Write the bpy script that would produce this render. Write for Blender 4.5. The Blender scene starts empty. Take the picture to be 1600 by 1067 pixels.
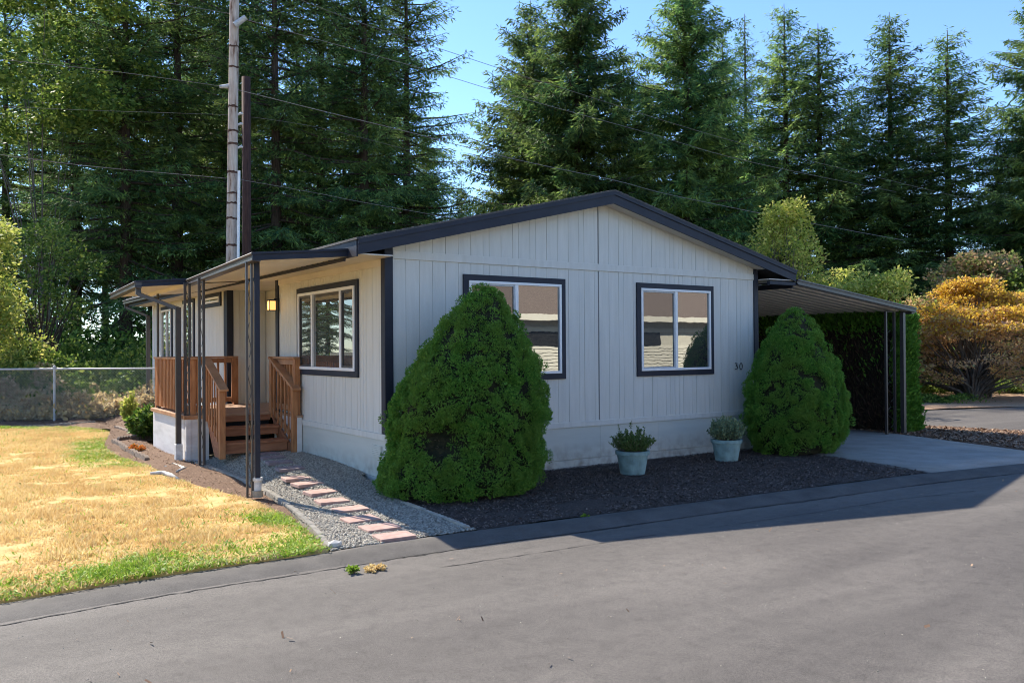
import bpy, bmesh, math, random
import numpy as np
from mathutils import Vector, Matrix

random.seed(7)
S = bpy.context.scene
COL = S.collection
rad = math.radians

# ------------------------------------------------------------------ camera
CAM_P = (-4.93675583, -10.1170109, 1.79969282)
YAW, PITCH, ROLL, FPX = 0.600611401, 0.00786608546, -0.00653704165, 1331.85566


def cam_axes():
    cy, sy = math.cos(YAW), math.sin(YAW)
    cp, sp = math.cos(PITCH), math.sin(PITCH)
    fw = Vector((cp * sy, cp * cy, sp))
    r0 = Vector((cy, -sy, 0))
    u0 = r0.cross(fw)
    c, s = math.cos(ROLL), math.sin(ROLL)
    return c * r0 + s * u0, -s * r0 + c * u0, fw


RT, UP, FW = cam_axes()
cd = bpy.data.cameras.new('camera')
cam = bpy.data.objects.new('camera', cd)
COL.objects.link(cam)
cam.matrix_world = Matrix(((RT.x, UP.x, -FW.x, CAM_P[0]), (RT.y, UP.y, -FW.y, CAM_P[1]),
                           (RT.z, UP.z, -FW.z, CAM_P[2]), (0, 0, 0, 1)))
cd.sensor_width = 36.0
cd.sensor_fit = 'HORIZONTAL'
cd.lens = 36.0 * FPX / 1600.0
cd.clip_end = 2000
cd.clip_start = 0.05
S.camera = cam


def at(u, v, d):
    """a point of the place seen at photo pixel (u, v), d metres along the view"""
    q = Vector(CAM_P) + d * (FW + (u - 800) / FPX * RT - (v - 533.5) / FPX * UP)
    return q


def spot(u, d):
    q = at(u, 541, d)
    return q.x, q.y


# ------------------------------------------------------------------ light
SUN_DIR = Vector((0.265, -1.13, -1.0)).normalized()      # the way the light travels
sun_el = math.asin(-SUN_DIR.z)
sun_az = math.atan2(-SUN_DIR.x, -SUN_DIR.y)             # clockwise from +Y
w = bpy.data.worlds.new('World')
S.world = w
w.use_nodes = True
nt = w.node_tree
nt.nodes.clear()
sky = nt.nodes.new('ShaderNodeTexSky')
sky.sky_type = 'NISHITA'
sky.sun_disc = False
sky.sun_elevation = sun_el
sky.sun_rotation = sun_az
sky.altitude = 100
sky.air_density = 1.0
sky.dust_density = 0.05
sky.ozone_density = 1.7
bg = nt.nodes.new('ShaderNodeBackground')
bg.inputs['Strength'].default_value = 0.115
wo = nt.nodes.new('ShaderNodeOutputWorld')
tint = nt.nodes.new('ShaderNodeMix')          # the clear summer blue of the day
tint.data_type = 'RGBA'
tint.blend_type = 'MULTIPLY'
tint.inputs[0].default_value = 1.0
tint.inputs[7].default_value = (0.74, 0.89, 1.09, 1)
nt.links.new(sky.outputs[0], tint.inputs[6])
nt.links.new(tint.outputs[2], bg.inputs[0])
nt.links.new(bg.outputs[0], wo.inputs[0])

sd = bpy.data.lights.new('sun', 'SUN')
sd.energy = 4.6
sd.angle = rad(0.55)
sd.color = (1.0, 0.92, 0.80)
sun = bpy.data.objects.new('sun', sd)
COL.objects.link(sun)
sun.rotation_euler = SUN_DIR.to_track_quat('-Z', 'Y').to_euler()
sun.location = (-10, 30, 30)

S.view_settings.view_transform = 'Standard'
S.view_settings.look = 'None'
S.view_settings.exposure = 1.22
S.view_settings.gamma = 1.0
S.cycles.use_denoising = True
S.cycles.pixel_filter_type = 'BLACKMAN_HARRIS'
S.cycles.filter_width = 1.0
S.cycles.max_bounces = 7
S.cycles.diffuse_bounces = 4
S.cycles.transparent_max_bounces = 8
S.cycles.caustics_reflective = False
S.cycles.caustics_refractive = False

# ------------------------------------------------------------------ materials


def new_mat(name):
    m = bpy.data.materials.new(name)
    m.use_nodes = True
    nt = m.node_tree
    p = nt.nodes['Principled BSDF']
    return m, nt, p


def N(nt, t, **kw):
    n = nt.nodes.new(t)
    for k, v in kw.items():
        setattr(n, k, v)
    return n


def ramp(nt, stops):
    r = nt.nodes.new('ShaderNodeValToRGB')
    e = r.color_ramp.elements
    while len(e) < len(stops):
        e.new(0.5)
    for i, (p, c) in enumerate(stops):
        e[i].position = p
        e[i].color = (c[0], c[1], c[2], 1)
    return r


def noise_mat(name, stops, scale=8, detail=6, rough=0.85, bump=0.2, bscale=60, bdist=0.01, spec=0.3, stretch=None,
              second=None, metallic=0.0, nrough=0.6):
    """surface whose colour runs over noise and that carries a fine bump"""
    m, nt, p = new_mat(name)
    tc = N(nt, 'ShaderNodeTexCoord')
    mp = N(nt, 'ShaderNodeMapping')
    if stretch:
        mp.inputs['Scale'].default_value = stretch
    nt.links.new(tc.outputs['Object'], mp.inputs[0])
    n1 = N(nt, 'ShaderNodeTexNoise')
    n1.inputs['Scale'].default_value = scale
    n1.inputs['Detail'].default_value = detail
    n1.inputs['Roughness'].default_value = nrough
    nt.links.new(mp.outputs[0], n1.inputs['Vector'])
    r = ramp(nt, stops)
    nt.links.new(n1.outputs['Fac'], r.inputs[0])
    col = r.outputs[0]
    if second:
        sc, stops2, fac, mode = second
        n3 = N(nt, 'ShaderNodeTexNoise')
        n3.inputs['Scale'].default_value = sc
        n3.inputs['Detail'].default_value = 5
        nt.links.new(mp.outputs[0], n3.inputs['Vector'])
        r2 = ramp(nt, stops2)
        nt.links.new(n3.outputs['Fac'], r2.inputs[0])
        mx = N(nt, 'ShaderNodeMix', data_type='RGBA', blend_type=mode)
        mx.inputs[0].default_value = fac
        nt.links.new(col, mx.inputs[6])
        nt.links.new(r2.outputs[0], mx.inputs[7])
        col = mx.outputs[2]
    nt.links.new(col, p.inputs['Base Color'])
    p.inputs['Roughness'].default_value = rough
    p.inputs['Specular IOR Level'].default_value = spec
    p.inputs['Metallic'].default_value = metallic
    if bump > 0:
        n2 = N(nt, 'ShaderNodeTexNoise')
        n2.inputs['Scale'].default_value = bscale
        n2.inputs['Detail'].default_value = 6
        nt.links.new(mp.outputs[0], n2.inputs['Vector'])
        b = N(nt, 'ShaderNodeBump')
        b.inputs['Strength'].default_value = bump
        b.inputs['Distance'].default_value = bdist
        nt.links.new(n2.outputs['Fac'], b.inputs['Height'])
        nt.links.new(b.outputs[0], p.inputs['Normal'])
    return m


def leaf_mat(name, cols, trans=0.35, rough=0.6, obj_var=0.25, big=None, clump=None):
    """leaves: colour random per leaf and per plant, some light passes through"""
    m, nt, p = new_mat(name)
    g = N(nt, 'ShaderNodeNewGeometry')
    r = ramp(nt, [(i / (len(cols) - 1), c) for i, c in enumerate(cols)])
    nt.links.new(g.outputs['Random Per Island'], r.inputs[0])
    col = r.outputs[0]
    if big:
        tc = N(nt, 'ShaderNodeTexCoord')
        nz = N(nt, 'ShaderNodeTexNoise')
        nz.inputs['Scale'].default_value = big[0]
        nz.inputs['Detail'].default_value = 3
        nt.links.new(tc.outputs['Object'], nz.inputs['Vector'])
        r2 = ramp(nt, [(0.40, (0, 0, 0)), (0.60, (1, 1, 1))])
        nt.links.new(nz.outputs['Fac'], r2.inputs[0])
        mx = N(nt, 'ShaderNodeMix', data_type='RGBA', blend_type='MIX')
        ml = N(nt, 'ShaderNodeMath', operation='MULTIPLY')
        nt.links.new(r2.outputs[0], ml.inputs[0])
        ml.inputs[1].default_value = big[2]
        nt.links.new(ml.outputs[0], mx.inputs[0])
        nt.links.new(col, mx.inputs[6])
        mx.inputs[7].default_value = (*big[1], 1)
        col = mx.outputs[2]
    if clump:
        tc2 = N(nt, 'ShaderNodeTexCoord')
        nz2 = N(nt, 'ShaderNodeTexNoise')
        nz2.inputs['Scale'].default_value = clump
        nz2.inputs['Detail'].default_value = 2
        nt.links.new(tc2.outputs['Object'], nz2.inputs['Vector'])
        r3 = ramp(nt, [(0.36, (0.42, 0.46, 0.52)), (0.52, (1, 1, 1)), (0.66, (1.45, 1.4, 1.2))])
        nt.links.new(nz2.outputs['Fac'], r3.inputs[0])
        mx3 = N(nt, 'ShaderNodeMix', data_type='RGBA', blend_type='MULTIPLY')
        mx3.inputs[0].default_value = 1.0
        nt.links.new(col, mx3.inputs[6])
        nt.links.new(r3.outputs[0], mx3.inputs[7])
        col = mx3.outputs[2]
    oi = N(nt, 'ShaderNodeObjectInfo')
    mr = N(nt, 'ShaderNodeMapRange')
    mr.inputs[3].default_value = 1 - obj_var
    mr.inputs[4].default_value = 1 + obj_var
    nt.links.new(oi.outputs['Random'], mr.inputs[0])
    hs = N(nt, 'ShaderNodeHueSaturation')
    nt.links.new(mr.outputs[0], hs.inputs['Value'])
    nt.links.new(col, hs.inputs['Color'])
    nt.links.new(hs.outputs[0], p.inputs['Base Color'])
    p.inputs['Roughness'].default_value = rough
    p.inputs['Specular IOR Level'].default_value = 0.25
    if trans > 0:
        t = N(nt, 'ShaderNodeBsdfTranslucent')
        nt.links.new(hs.outputs[0], t.inputs[0])
        ms = N(nt, 'ShaderNodeMixShader')
        ms.inputs[0].default_value = trans
        out = [n for n in nt.nodes if n.type == 'OUTPUT_MATERIAL'][0]
        nt.links.new(p.outputs[0], ms.inputs[1])
        nt.links.new(t.outputs[0], ms.inputs[2])
        nt.links.new(ms.outputs[0], out.inputs[0])
    return m


M = {}
SC = (0.50, 0.485, 0.46)
M['siding'] = noise_mat('painted_siding', [(0.3, (0.56, 0.555, 0.505)), (0.7, (0.635, 0.63, 0.58))], scale=2.2, rough=0.6,
                        bump=0.35, bscale=30, bdist=0.004, stretch=(6, 6, 0.6))
M['skirt'] = noise_mat('painted_skirting', [(0.3, (0.50, 0.51, 0.455)), (0.7, (0.57, 0.58, 0.52))], scale=1.5, rough=0.6,
                       bump=0.35, bscale=22, bdist=0.004, stretch=(0.6, 0.6, 5))


def add_splash(m, z0, z1, col, amt=0.75):
    """earth splashed on the paint close to the ground"""
    nt = m.node_tree
    p = nt.nodes['Principled BSDF']
    src = p.inputs['Base Color'].links[0].from_socket
    tc = N(nt, 'ShaderNodeTexCoord')
    sp = N(nt, 'ShaderNodeSeparateXYZ')
    nt.links.new(tc.outputs['Object'], sp.inputs[0])
    mr = N(nt, 'ShaderNodeMapRange')
    mr.inputs[1].default_value = z1
    mr.inputs[2].default_value = z0
    nt.links.new(sp.outputs[2], mr.inputs[0])
    nz = N(nt, 'ShaderNodeTexNoise')
    nz.inputs['Scale'].default_value = 7
    nz.inputs['Detail'].default_value = 8
    nt.links.new(tc.outputs['Object'], nz.inputs['Vector'])
    rr = ramp(nt, [(0.42, (0, 0, 0)), (0.68, (1, 1, 1))])
    nt.links.new(nz.outputs['Fac'], rr.inputs[0])
    ml = N(nt, 'ShaderNodeMath', operation='MULTIPLY')
    nt.links.new(mr.outputs[0], ml.inputs[0])
    nt.links.new(rr.outputs[0], ml.inputs[1])
    m2 = N(nt, 'ShaderNodeMath', operation='MULTIPLY')
    nt.links.new(ml.outputs[0], m2.inputs[0])
    m2.inputs[1].default_value = amt
    mx = N(nt, 'ShaderNodeMix', data_type='RGBA', blend_type='MIX')
    nt.links.new(m2.outputs[0], mx.inputs[0])
    nt.links.new(src, mx.inputs[6])
    mx.inputs[7].default_value = (*col, 1)
    nt.links.new(mx.outputs[2], p.inputs['Base Color'])


add_splash(M['skirt'], 0.0, 0.40, (0.22, 0.17, 0.13))
M['deckskirt'] = noise_mat('painted_plywood', [(0.25, (0.52, 0.50, 0.47)), (0.5, (0.66, 0.63, 0.60)), (0.75, (0.74, 0.72, 0.69))],
                           scale=2.2, rough=0.7, bump=0.3, bscale=14, bdist=0.004, stretch=(1, 0.7, 4))
M['navy'] = noise_mat('dark_trim_paint', [(0.3, (0.014, 0.017, 0.028)), (0.7, (0.022, 0.026, 0.040))], scale=3, rough=0.55,
                      bump=0.15, bscale=40, bdist=0.002)
M['metal'] = noise_mat('dark_metal_paint', [(0.3, (0.036, 0.030, 0.030)), (0.7, (0.052, 0.044, 0.042))], scale=6, rough=0.38,
                       bump=0.05, bscale=30, bdist=0.002, spec=0.6)
M['soffit'] = noise_mat('soffit_paint', [(0.3, (0.56, 0.52, 0.46)), (0.7, (0.64, 0.60, 0.53))], scale=2, rough=0.6, bump=0.05)
M['pan'] = noise_mat('awning_pan_paint', [(0.3, (0.60, 0.56, 0.50)), (0.7, (0.68, 0.64, 0.57))], scale=1.2, rough=0.45,
                     bump=0.03, spec=0.5)
M['white'] = noise_mat('white_vinyl', [(0.3, (0.74, 0.74, 0.73)), (0.7, (0.82, 0.82, 0.81))], scale=5, rough=0.35, bump=0.0)
M['pvc'] = noise_mat('weathered_white_plastic', [(0.35, (0.52, 0.51, 0.48)), (0.65, (0.72, 0.71, 0.68))], scale=14, rough=0.6,
                     bump=0.1)
M['pvcpot'] = noise_mat('tan_plastic', [(0.35, (0.36, 0.29, 0.2)), (0.65, (0.5, 0.42, 0.31))], scale=14, rough=0.7, bump=0.1)
M['shingle'] = noise_mat('asphalt_shingles', [(0.3, (0.05, 0.05, 0.052)), (0.7, (0.12, 0.115, 0.11))], scale=25, rough=0.95,
                         bump=0.5, bscale=70, bdist=0.01)
M['cedar'] = noise_mat('stained_cedar', [(0.25, (0.24, 0.095, 0.038)), (0.5, (0.42, 0.185, 0.075)), (0.75, (0.52, 0.26, 0.115))],
                       scale=3.5, detail=8, rough=0.6, bump=0.25, bscale=25, bdist=0.003, stretch=(6, 6, 1.0))
M['cedar2'] = noise_mat('stained_cedar_rail', [(0.25, (0.26, 0.125, 0.058)), (0.5, (0.42, 0.215, 0.105)), (0.75, (0.52, 0.29, 0.15))],
                        scale=4, detail=8, rough=0.65, bump=0.25, bscale=25, bdist=0.003)
M['cedarx'] = noise_mat('stained_cedar_boards', [(0.25, (0.22, 0.085, 0.040)), (0.5, (0.35, 0.145, 0.070)), (0.75, (0.44, 0.20, 0.105))],
                        scale=3.5, detail=8, rough=0.6, bump=0.25, bscale=25, bdist=0.003, stretch=(1, 6, 6))
M['deckfloor'] = noise_mat('worn_deck_boards', [(0.3, (0.34, 0.19, 0.11)), (0.7, (0.48, 0.31, 0.2))],
                           scale=4, rough=0.75, bump=0.2, stretch=(1, 8, 8))
M['black'] = noise_mat('stair_gap_shade', [(0.3, (0.01, 0.01, 0.01)), (0.7, (0.02, 0.02, 0.02))], rough=0.9, bump=0)
M['asphalt'] = None
M['concrete'] = noise_mat('concrete', [(0.3, (0.25, 0.235, 0.205)), (0.7, (0.36, 0.34, 0.30))], scale=2.2, rough=0.9,
                          bump=0.25, bscale=120, bdist=0.004,
                          second=(60, [(0.35, (0.75, 0.75, 0.75)), (0.65, (1.1, 1.1, 1.1))], 0.6, 'MULTIPLY'))
M['mulch'] = noise_mat('dark_mulch', [(0.3, (0.034, 0.026, 0.021)), (0.55, (0.070, 0.052, 0.043)), (0.75, (0.12, 0.09, 0.074))],
                       scale=38, rough=0.95, bump=1.0, bscale=55, bdist=0.03)
M['soil'] = noise_mat('brown_bark_soil', [(0.3, (0.09, 0.05, 0.032)), (0.55, (0.19, 0.115, 0.072)), (0.75, (0.32, 0.21, 0.13))],
                      scale=45, rough=0.95, bump=1.0, bscale=50, bdist=0.03)
M['duff'] = noise_mat('needle_litter', [(0.3, (0.30, 0.18, 0.10)), (0.55, (0.44, 0.28, 0.17)), (0.75, (0.52, 0.37, 0.23))],
                      scale=14, rough=0.95, bump=0.6, bscale=50, bdist=0.02)
M['forestfloor'] = noise_mat('forest_floor', [(0.3, (0.035, 0.045, 0.02)), (0.5, (0.08, 0.07, 0.035)), (0.72, (0.15, 0.11, 0.06))],
                             scale=0.6, rough=0.95, bump=0.8, bscale=12, bdist=0.05)
M['turf'] = noise_mat('dry_turf', [(0.3, (0.50, 0.31, 0.11)), (0.55, (0.64, 0.43, 0.17)), (0.75, (0.72, 0.53, 0.25))],
                      scale=6, rough=0.95, bump=0.8, bscale=60, bdist=0.02)
M['gravelbase'] = noise_mat('gravel_bed', [(0.3, (0.11, 0.10, 0.085)), (0.7, (0.27, 0.25, 0.21))], scale=60, rough=0.95,
                            bump=1.0, bscale=70, bdist=0.02)
M['bark'] = noise_mat('conifer_bark', [(0.3, (0.035, 0.022, 0.015)), (0.7, (0.12, 0.085, 0.062))], scale=6, rough=0.95,
                      bump=0.8, bscale=14, bdist=0.05, stretch=(3, 3, 0.5))
M['greybark'] = noise_mat('grey_bark', [(0.3, (0.07, 0.055, 0.045)), (0.7, (0.20, 0.17, 0.14))], scale=8, rough=0.9,
                          bump=0.5, bscale=20, bdist=0.02, stretch=(2, 2, 0.6))
M['polewood'] = noise_mat('weathered_pole_wood', [(0.34, (0.16, 0.09, 0.06)), (0.44, (0.42, 0.33, 0.27)), (0.7, (0.60, 0.52, 0.45))],
                          scale=1.8, detail=8, rough=0.85, bump=0.5, bscale=10, bdist=0.02, stretch=(5, 5, 0.8))
M['poleband'] = noise_mat('creosote_stain', [(0.3, (0.045, 0.02, 0.014)), (0.7, (0.13, 0.07, 0.05))], scale=12, rough=0.9, bump=0.4)
M['poledark'] = noise_mat('dark_pole_wood', [(0.3, (0.035, 0.018, 0.014)), (0.7, (0.09, 0.045, 0.035))], scale=5, rough=0.9,
                          bump=0.4, bscale=12, bdist=0.02, stretch=(5, 5, 0.5))
M['galv'] = noise_mat('galvanised_steel', [(0.3, (0.36, 0.38, 0.39)), (0.7, (0.52, 0.54, 0.55))], scale=20, rough=0.45, bump=0.0,
                      spec=0.6)
M['wire'] = noise_mat('power_cable', [(0.3, (0.13, 0.12, 0.11)), (0.7, (0.22, 0.21, 0.2))], rough=0.6, bump=0)
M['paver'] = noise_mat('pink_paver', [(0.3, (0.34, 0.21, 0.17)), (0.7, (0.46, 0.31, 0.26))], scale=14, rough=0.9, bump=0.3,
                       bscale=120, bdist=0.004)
M['paver_shaded'] = noise_mat('shaded_pink_paver', [(0.3, (0.20, 0.15, 0.15)), (0.7, (0.30, 0.235, 0.23))], scale=14, rough=0.9, bump=0.3,
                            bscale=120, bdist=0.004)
M['edging'] = noise_mat('scalloped_edger', [(0.3, (0.26, 0.23, 0.185)), (0.7, (0.42, 0.38, 0.31))], scale=20, rough=0.9, bump=0.4,
                        bscale=80, bdist=0.006)
M['edgedark'] = noise_mat('brown_edger', [(0.3, (0.15, 0.11, 0.085)), (0.7, (0.28, 0.22, 0.17))], scale=20, rough=0.9, bump=0.5,
                          bscale=60, bdist=0.01)
M['pot'] = noise_mat('pale_teal_glaze', [(0.3, (0.20, 0.31, 0.31)), (0.7, (0.29, 0.42, 0.41))], scale=6, rough=0.6, bump=0.15,
                     bscale=40, bdist=0.003, second=(7, [(0.3, (0.62, 0.60, 0.55)), (0.5, (0.95, 0.95, 0.95)), (0.7, (1.12, 1.12, 1.12))], 0.9, 'MULTIPLY'))
M['twig'] = noise_mat('dry_twig', [(0.3, (0.10, 0.06, 0.04)), (0.7, (0.26, 0.18, 0.12))], rough=0.9, bump=0)
M['driftwood'] = noise_mat('bleached_root', [(0.3, (0.42, 0.39, 0.34)), (0.7, (0.66, 0.63, 0.57))], scale=12, rough=0.9, bump=0.3)
M['numeral'] = noise_mat('black_numeral', [(0.3, (0.015, 0.015, 0.018)), (0.7, (0.025, 0.025, 0.03))], rough=0.4, bump=0)
M['tan_siding'] = noise_mat('cream_siding', [(0.3, (0.58, 0.54, 0.44)), (0.7, (0.68, 0.64, 0.53))], rough=0.6, bump=0.1)
M['cream'] = noise_mat('cream_trim', [(0.3, (0.76, 0.70, 0.56)), (0.7, (0.8, 0.75, 0.62))], rough=0.5, bump=0)
M['brownroof'] = noise_mat('brown_shingles', [(0.3, (0.13, 0.095, 0.07)), (0.7, (0.26, 0.19, 0.145))], scale=9, rough=0.95,
                           bump=0.4, stretch=(1, 4, 4))
M['darkglass'] = noise_mat('dark_window', [(0.3, (0.01, 0.01, 0.01)), (0.7, (0.03, 0.03, 0.03))], rough=0.2, bump=0)

# asphalt: fine aggregate, wear streaks along the road, oily patches
m, nt_, p = new_mat('worn_asphalt')
tc = N(nt_, 'ShaderNodeTexCoord')
mpA = N(nt_, 'ShaderNodeMapping')
mpA.inputs['Rotation'].default_value = (0, 0, rad(-4))
mpA.inputs['Scale'].default_value = (0.22, 1.0, 1)
nt_.links.new(tc.outputs['Object'], mpA.inputs[0])
nA = N(nt_, 'ShaderNodeTexNoise')
nA.inputs['Scale'].default_value = 1.1
nA.inputs['Detail'].default_value = 5
nA.inputs['Distortion'].default_value = 0.5
nt_.links.new(mpA.outputs[0], nA.inputs['Vector'])
rA = ramp(nt_, [(0.3, (0.086, 0.076, 0.067)), (0.5, (0.108, 0.096, 0.084)), (0.7, (0.146, 0.130, 0.113))])
nt_.links.new(nA.outputs['Fac'], rA.inputs[0])
nB = N(nt_, 'ShaderNodeTexNoise')
nB.inputs['Scale'].default_value = 150
nB.inputs['Detail'].default_value = 3
nt_.links.new(tc.outputs['Object'], nB.inputs['Vector'])
rB = ramp(nt_, [(0.33, (0.35, 0.35, 0.36)), (0.5, (0.95, 0.95, 0.95)), (0.68, (1.5, 1.48, 1.45))])
nt_.links.new(nB.outputs['Fac'], rB.inputs[0])
mx = N(nt_, 'ShaderNodeMix', data_type='RGBA', blend_type='MULTIPLY')
mx.inputs[0].default_value = 0.75
nt_.links.new(rA.outputs[0], mx.inputs[6])
nt_.links.new(rB.outputs[0], mx.inputs[7])
nC = N(nt_, 'ShaderNodeTexNoise')
nC.inputs['Scale'].default_value = 9
nC.inputs['Detail'].default_value = 6
nt_.links.new(tc.outputs['Object'], nC.inputs['Vector'])
rC = ramp(nt_, [(0.30, (0.80, 0.80, 0.80)), (0.5, (1.0, 1.0, 1.0)), (0.75, (1.08, 1.08, 1.08))])
nt_.links.new(nC.outputs['Fac'], rC.inputs[0])
mx2 = N(nt_, 'ShaderNodeMix', data_type='RGBA', blend_type='MULTIPLY')
mx2.inputs[0].default_value = 0.8
nt_.links.new(mx.outputs[2], mx2.inputs[6])
nt_.links.new(rC.outputs[0], mx2.inputs[7])
nD = N(nt_, 'ShaderNodeTexNoise')
nD.inputs['Scale'].default_value = 55
nD.inputs['Detail'].default_value = 4
nD.inputs['Roughness'].default_value = 0.7
nt_.links.new(tc.outputs['Object'], nD.inputs['Vector'])
rD = ramp(nt_, [(0.30, (0.60, 0.60, 0.60)), (0.44, (0.95, 0.95, 0.95)), (0.60, (1.05, 1.05, 1.05)), (0.74, (1.35, 1.34, 1.32))])
nt_.links.new(nD.outputs['Fac'], rD.inputs[0])
mx3 = N(nt_, 'ShaderNodeMix', data_type='RGBA', blend_type='MULTIPLY')
mx3.inputs[0].default_value = 1.0
nt_.links.new(mx2.outputs[2], mx3.inputs[6])
nt_.links.new(rD.outputs[0], mx3.inputs[7])
nt_.links.new(mx3.outputs[2], p.inputs['Base Color'])
p.inputs['Roughness'].default_value = 0.82
p.inputs['Specular IOR Level'].default_value = 0.35
bA = N(nt_, 'ShaderNodeBump')
bA.inputs['Strength'].default_value = 0.7
bA.inputs['Distance'].default_value = 0.004
nt_.links.new(nB.outputs['Fac'], bA.inputs['Height'])
nt_.links.new(bA.outputs[0], p.inputs['Normal'])
M['asphalt'] = m
M['asphalt2'] = noise_mat('fresh_asphalt_edge', [(0.3, (0.066, 0.060, 0.054)), (0.7, (0.115, 0.104, 0.092))], scale=3, rough=0.85,
                          bump=0.6, bscale=150, bdist=0.006,
                          second=(140, [(0.35, (0.5, 0.5, 0.5)), (0.65, (1.4, 1.4, 1.4))], 0.7, 'MULTIPLY'))

# window glass: dark room behind, strong slightly wavy reflection
m, nt_, p = new_mat('window_glass')
p.inputs['Base Color'].default_value = (0.012, 0.013, 0.013, 1)
p.inputs['Roughness'].default_value = 0.6
tc = N(nt_, 'ShaderNodeTexCoord')
nG = N(nt_, 'ShaderNodeTexNoise')
nG.inputs['Scale'].default_value = 5.0
nG.inputs['Detail'].default_value = 1.5
nt_.links.new(tc.outputs['Object'], nG.inputs['Vector'])
bG = N(nt_, 'ShaderNodeBump')
bG.inputs['Strength'].default_value = 0.5
bG.inputs['Distance'].default_value = 0.0005
nt_.links.new(nG.outputs['Fac'], bG.inputs['Height'])
gl = N(nt_, 'ShaderNodeBsdfGlossy')
gl.inputs['Roughness'].default_value = 0.01
gl.inputs['Color'].default_value = (0.92, 0.95, 0.93, 1)
nt_.links.new(bG.outputs[0], gl.inputs['Normal'])
ms = N(nt_, 'ShaderNodeMixShader')
ms.inputs[0].default_value = 0.36
out = [n for n in nt_.nodes if n.type == 'OUTPUT_MATERIAL'][0]
nt_.links.new(p.outputs[0], ms.inputs[1])
nt_.links.new(gl.outputs[0], ms.inputs[2])
nt_.links.new(ms.outputs[0], out.inputs[0])
M['glass'] = m
m2 = m.copy()
m2.name = 'screened_window_glass'
for n_ in m2.node_tree.nodes:
    if n_.type == 'MIX_SHADER':
        n_.inputs[0].default_value = 0.24
M['glass_screen'] = m2

m, nt_, p = new_mat('lit_lamp_glass')
p.inputs['Base Color'].default_value = (0.9, 0.7, 0.35, 1)
p.inputs['Emission Color'].default_value = (1.0, 0.52, 0.14, 1)
p.inputs['Emission Strength'].default_value = 0.55
M['lampglass'] = m

M['fir'] = leaf_mat('fir_needles', [(0.035, 0.10, 0.045), (0.075, 0.18, 0.070), (0.14, 0.27, 0.085), (0.27, 0.38, 0.10)], 0.45,
                    big=(0.30, (0.34, 0.39, 0.09), 0.4), clump=1.5)
M['spruce'] = leaf_mat('dwarf_spruce_needles', [(0.04, 0.15, 0.022), (0.09, 0.26, 0.035), (0.17, 0.38, 0.05), (0.27, 0.48, 0.08)], 0.3,
                       obj_var=0.05, big=(2.6, (0.19, 0.30, 0.05), 0.5))
M['hedge'] = leaf_mat('hedge_sprays', [(0.06, 0.15, 0.018), (0.10, 0.24, 0.03), (0.16, 0.33, 0.04)], 0.3, obj_var=0.05)
M['hedgedead'] = leaf_mat('bare_hedge_twigs', [(0.05, 0.028, 0.018), (0.09, 0.05, 0.03), (0.05, 0.06, 0.02)], 0.1, obj_var=0.0)
M['maple_gold'] = leaf_mat('golden_maple_leaves', [(0.30, 0.15, 0.06), (0.50, 0.28, 0.06), (0.72, 0.46, 0.05), (0.78, 0.58, 0.06), (0.44, 0.28, 0.13)],
                           0.4, obj_var=0.05)
M['maple_rose'] = leaf_mat('rose_green_leaves', [(0.32, 0.32, 0.08), (0.48, 0.30, 0.16), (0.62, 0.38, 0.22), (0.42, 0.44, 0.12), (0.22, 0.32, 0.08)],
                           0.4, obj_var=0.1)
M['lime'] = leaf_mat('yellow_green_leaves', [(0.24, 0.30, 0.05), (0.38, 0.44, 0.08), (0.54, 0.56, 0.13), (0.60, 0.52, 0.17)], 0.48, obj_var=0.15)
M['leafgreen'] = leaf_mat('green_leaves', [(0.05, 0.10, 0.02), (0.10, 0.17, 0.03), (0.19, 0.27, 0.05), (0.30, 0.34, 0.07)], 0.45, obj_var=0.15)
M['under'] = leaf_mat('undergrowth_leaves', [(0.03, 0.07, 0.015), (0.06, 0.13, 0.02), (0.14, 0.24, 0.04), (0.26, 0.34, 0.06)], 0.4, obj_var=0.2)
M['bramble'] = leaf_mat('dry_bramble', [(0.28, 0.18, 0.09), (0.50, 0.35, 0.18), (0.66, 0.52, 0.29), (0.24, 0.26, 0.08)], 0.35, obj_var=0.2)
M['drygrass'] = leaf_mat('dry_grass_blades', [(0.54, 0.37, 0.14), (0.72, 0.54, 0.23), (0.82, 0.67, 0.33), (0.86, 0.74, 0.44)], 0.35, obj_var=0.0,
                         big=(1.3, (0.56, 0.36, 0.14), 0.45))
M['greengrass'] = leaf_mat('green_grass_blades', [(0.13, 0.24, 0.02), (0.22, 0.36, 0.035), (0.30, 0.44, 0.05), (0.38, 0.46, 0.09)], 0.4, obj_var=0.0)
M['potleaf'] = leaf_mat('shrub_leaves', [(0.07, 0.12, 0.03), (0.11, 0.18, 0.045), (0.16, 0.24, 0.07)], 0.3, obj_var=0.0)
M['lavender'] = leaf_mat('silvery_leaves', [(0.13, 0.20, 0.12), (0.20, 0.29, 0.17), (0.28, 0.36, 0.20), (0.34, 0.36, 0.16)], 0.3, obj_var=0.0)
M['orangeflower'] = leaf_mat('orange_petals', [(0.55, 0.12, 0.03), (0.7, 0.25, 0.05), (0.25, 0.3, 0.06)], 0.3, obj_var=0.0)
M['pebble'] = leaf_mat('pebbles', [(0.17, 0.155, 0.125), (0.26, 0.235, 0.19), (0.34, 0.31, 0.25), (0.46, 0.42, 0.34), (0.20, 0.165, 0.12)], 0.0,
                       rough=0.8, obj_var=0.0)
M['chip'] = leaf_mat('mulch_chips', [(0.034, 0.025, 0.020), (0.070, 0.051, 0.041), (0.12, 0.088, 0.070), (0.27, 0.21, 0.17)], 0.0,
                     rough=0.9, obj_var=0.0)
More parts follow.
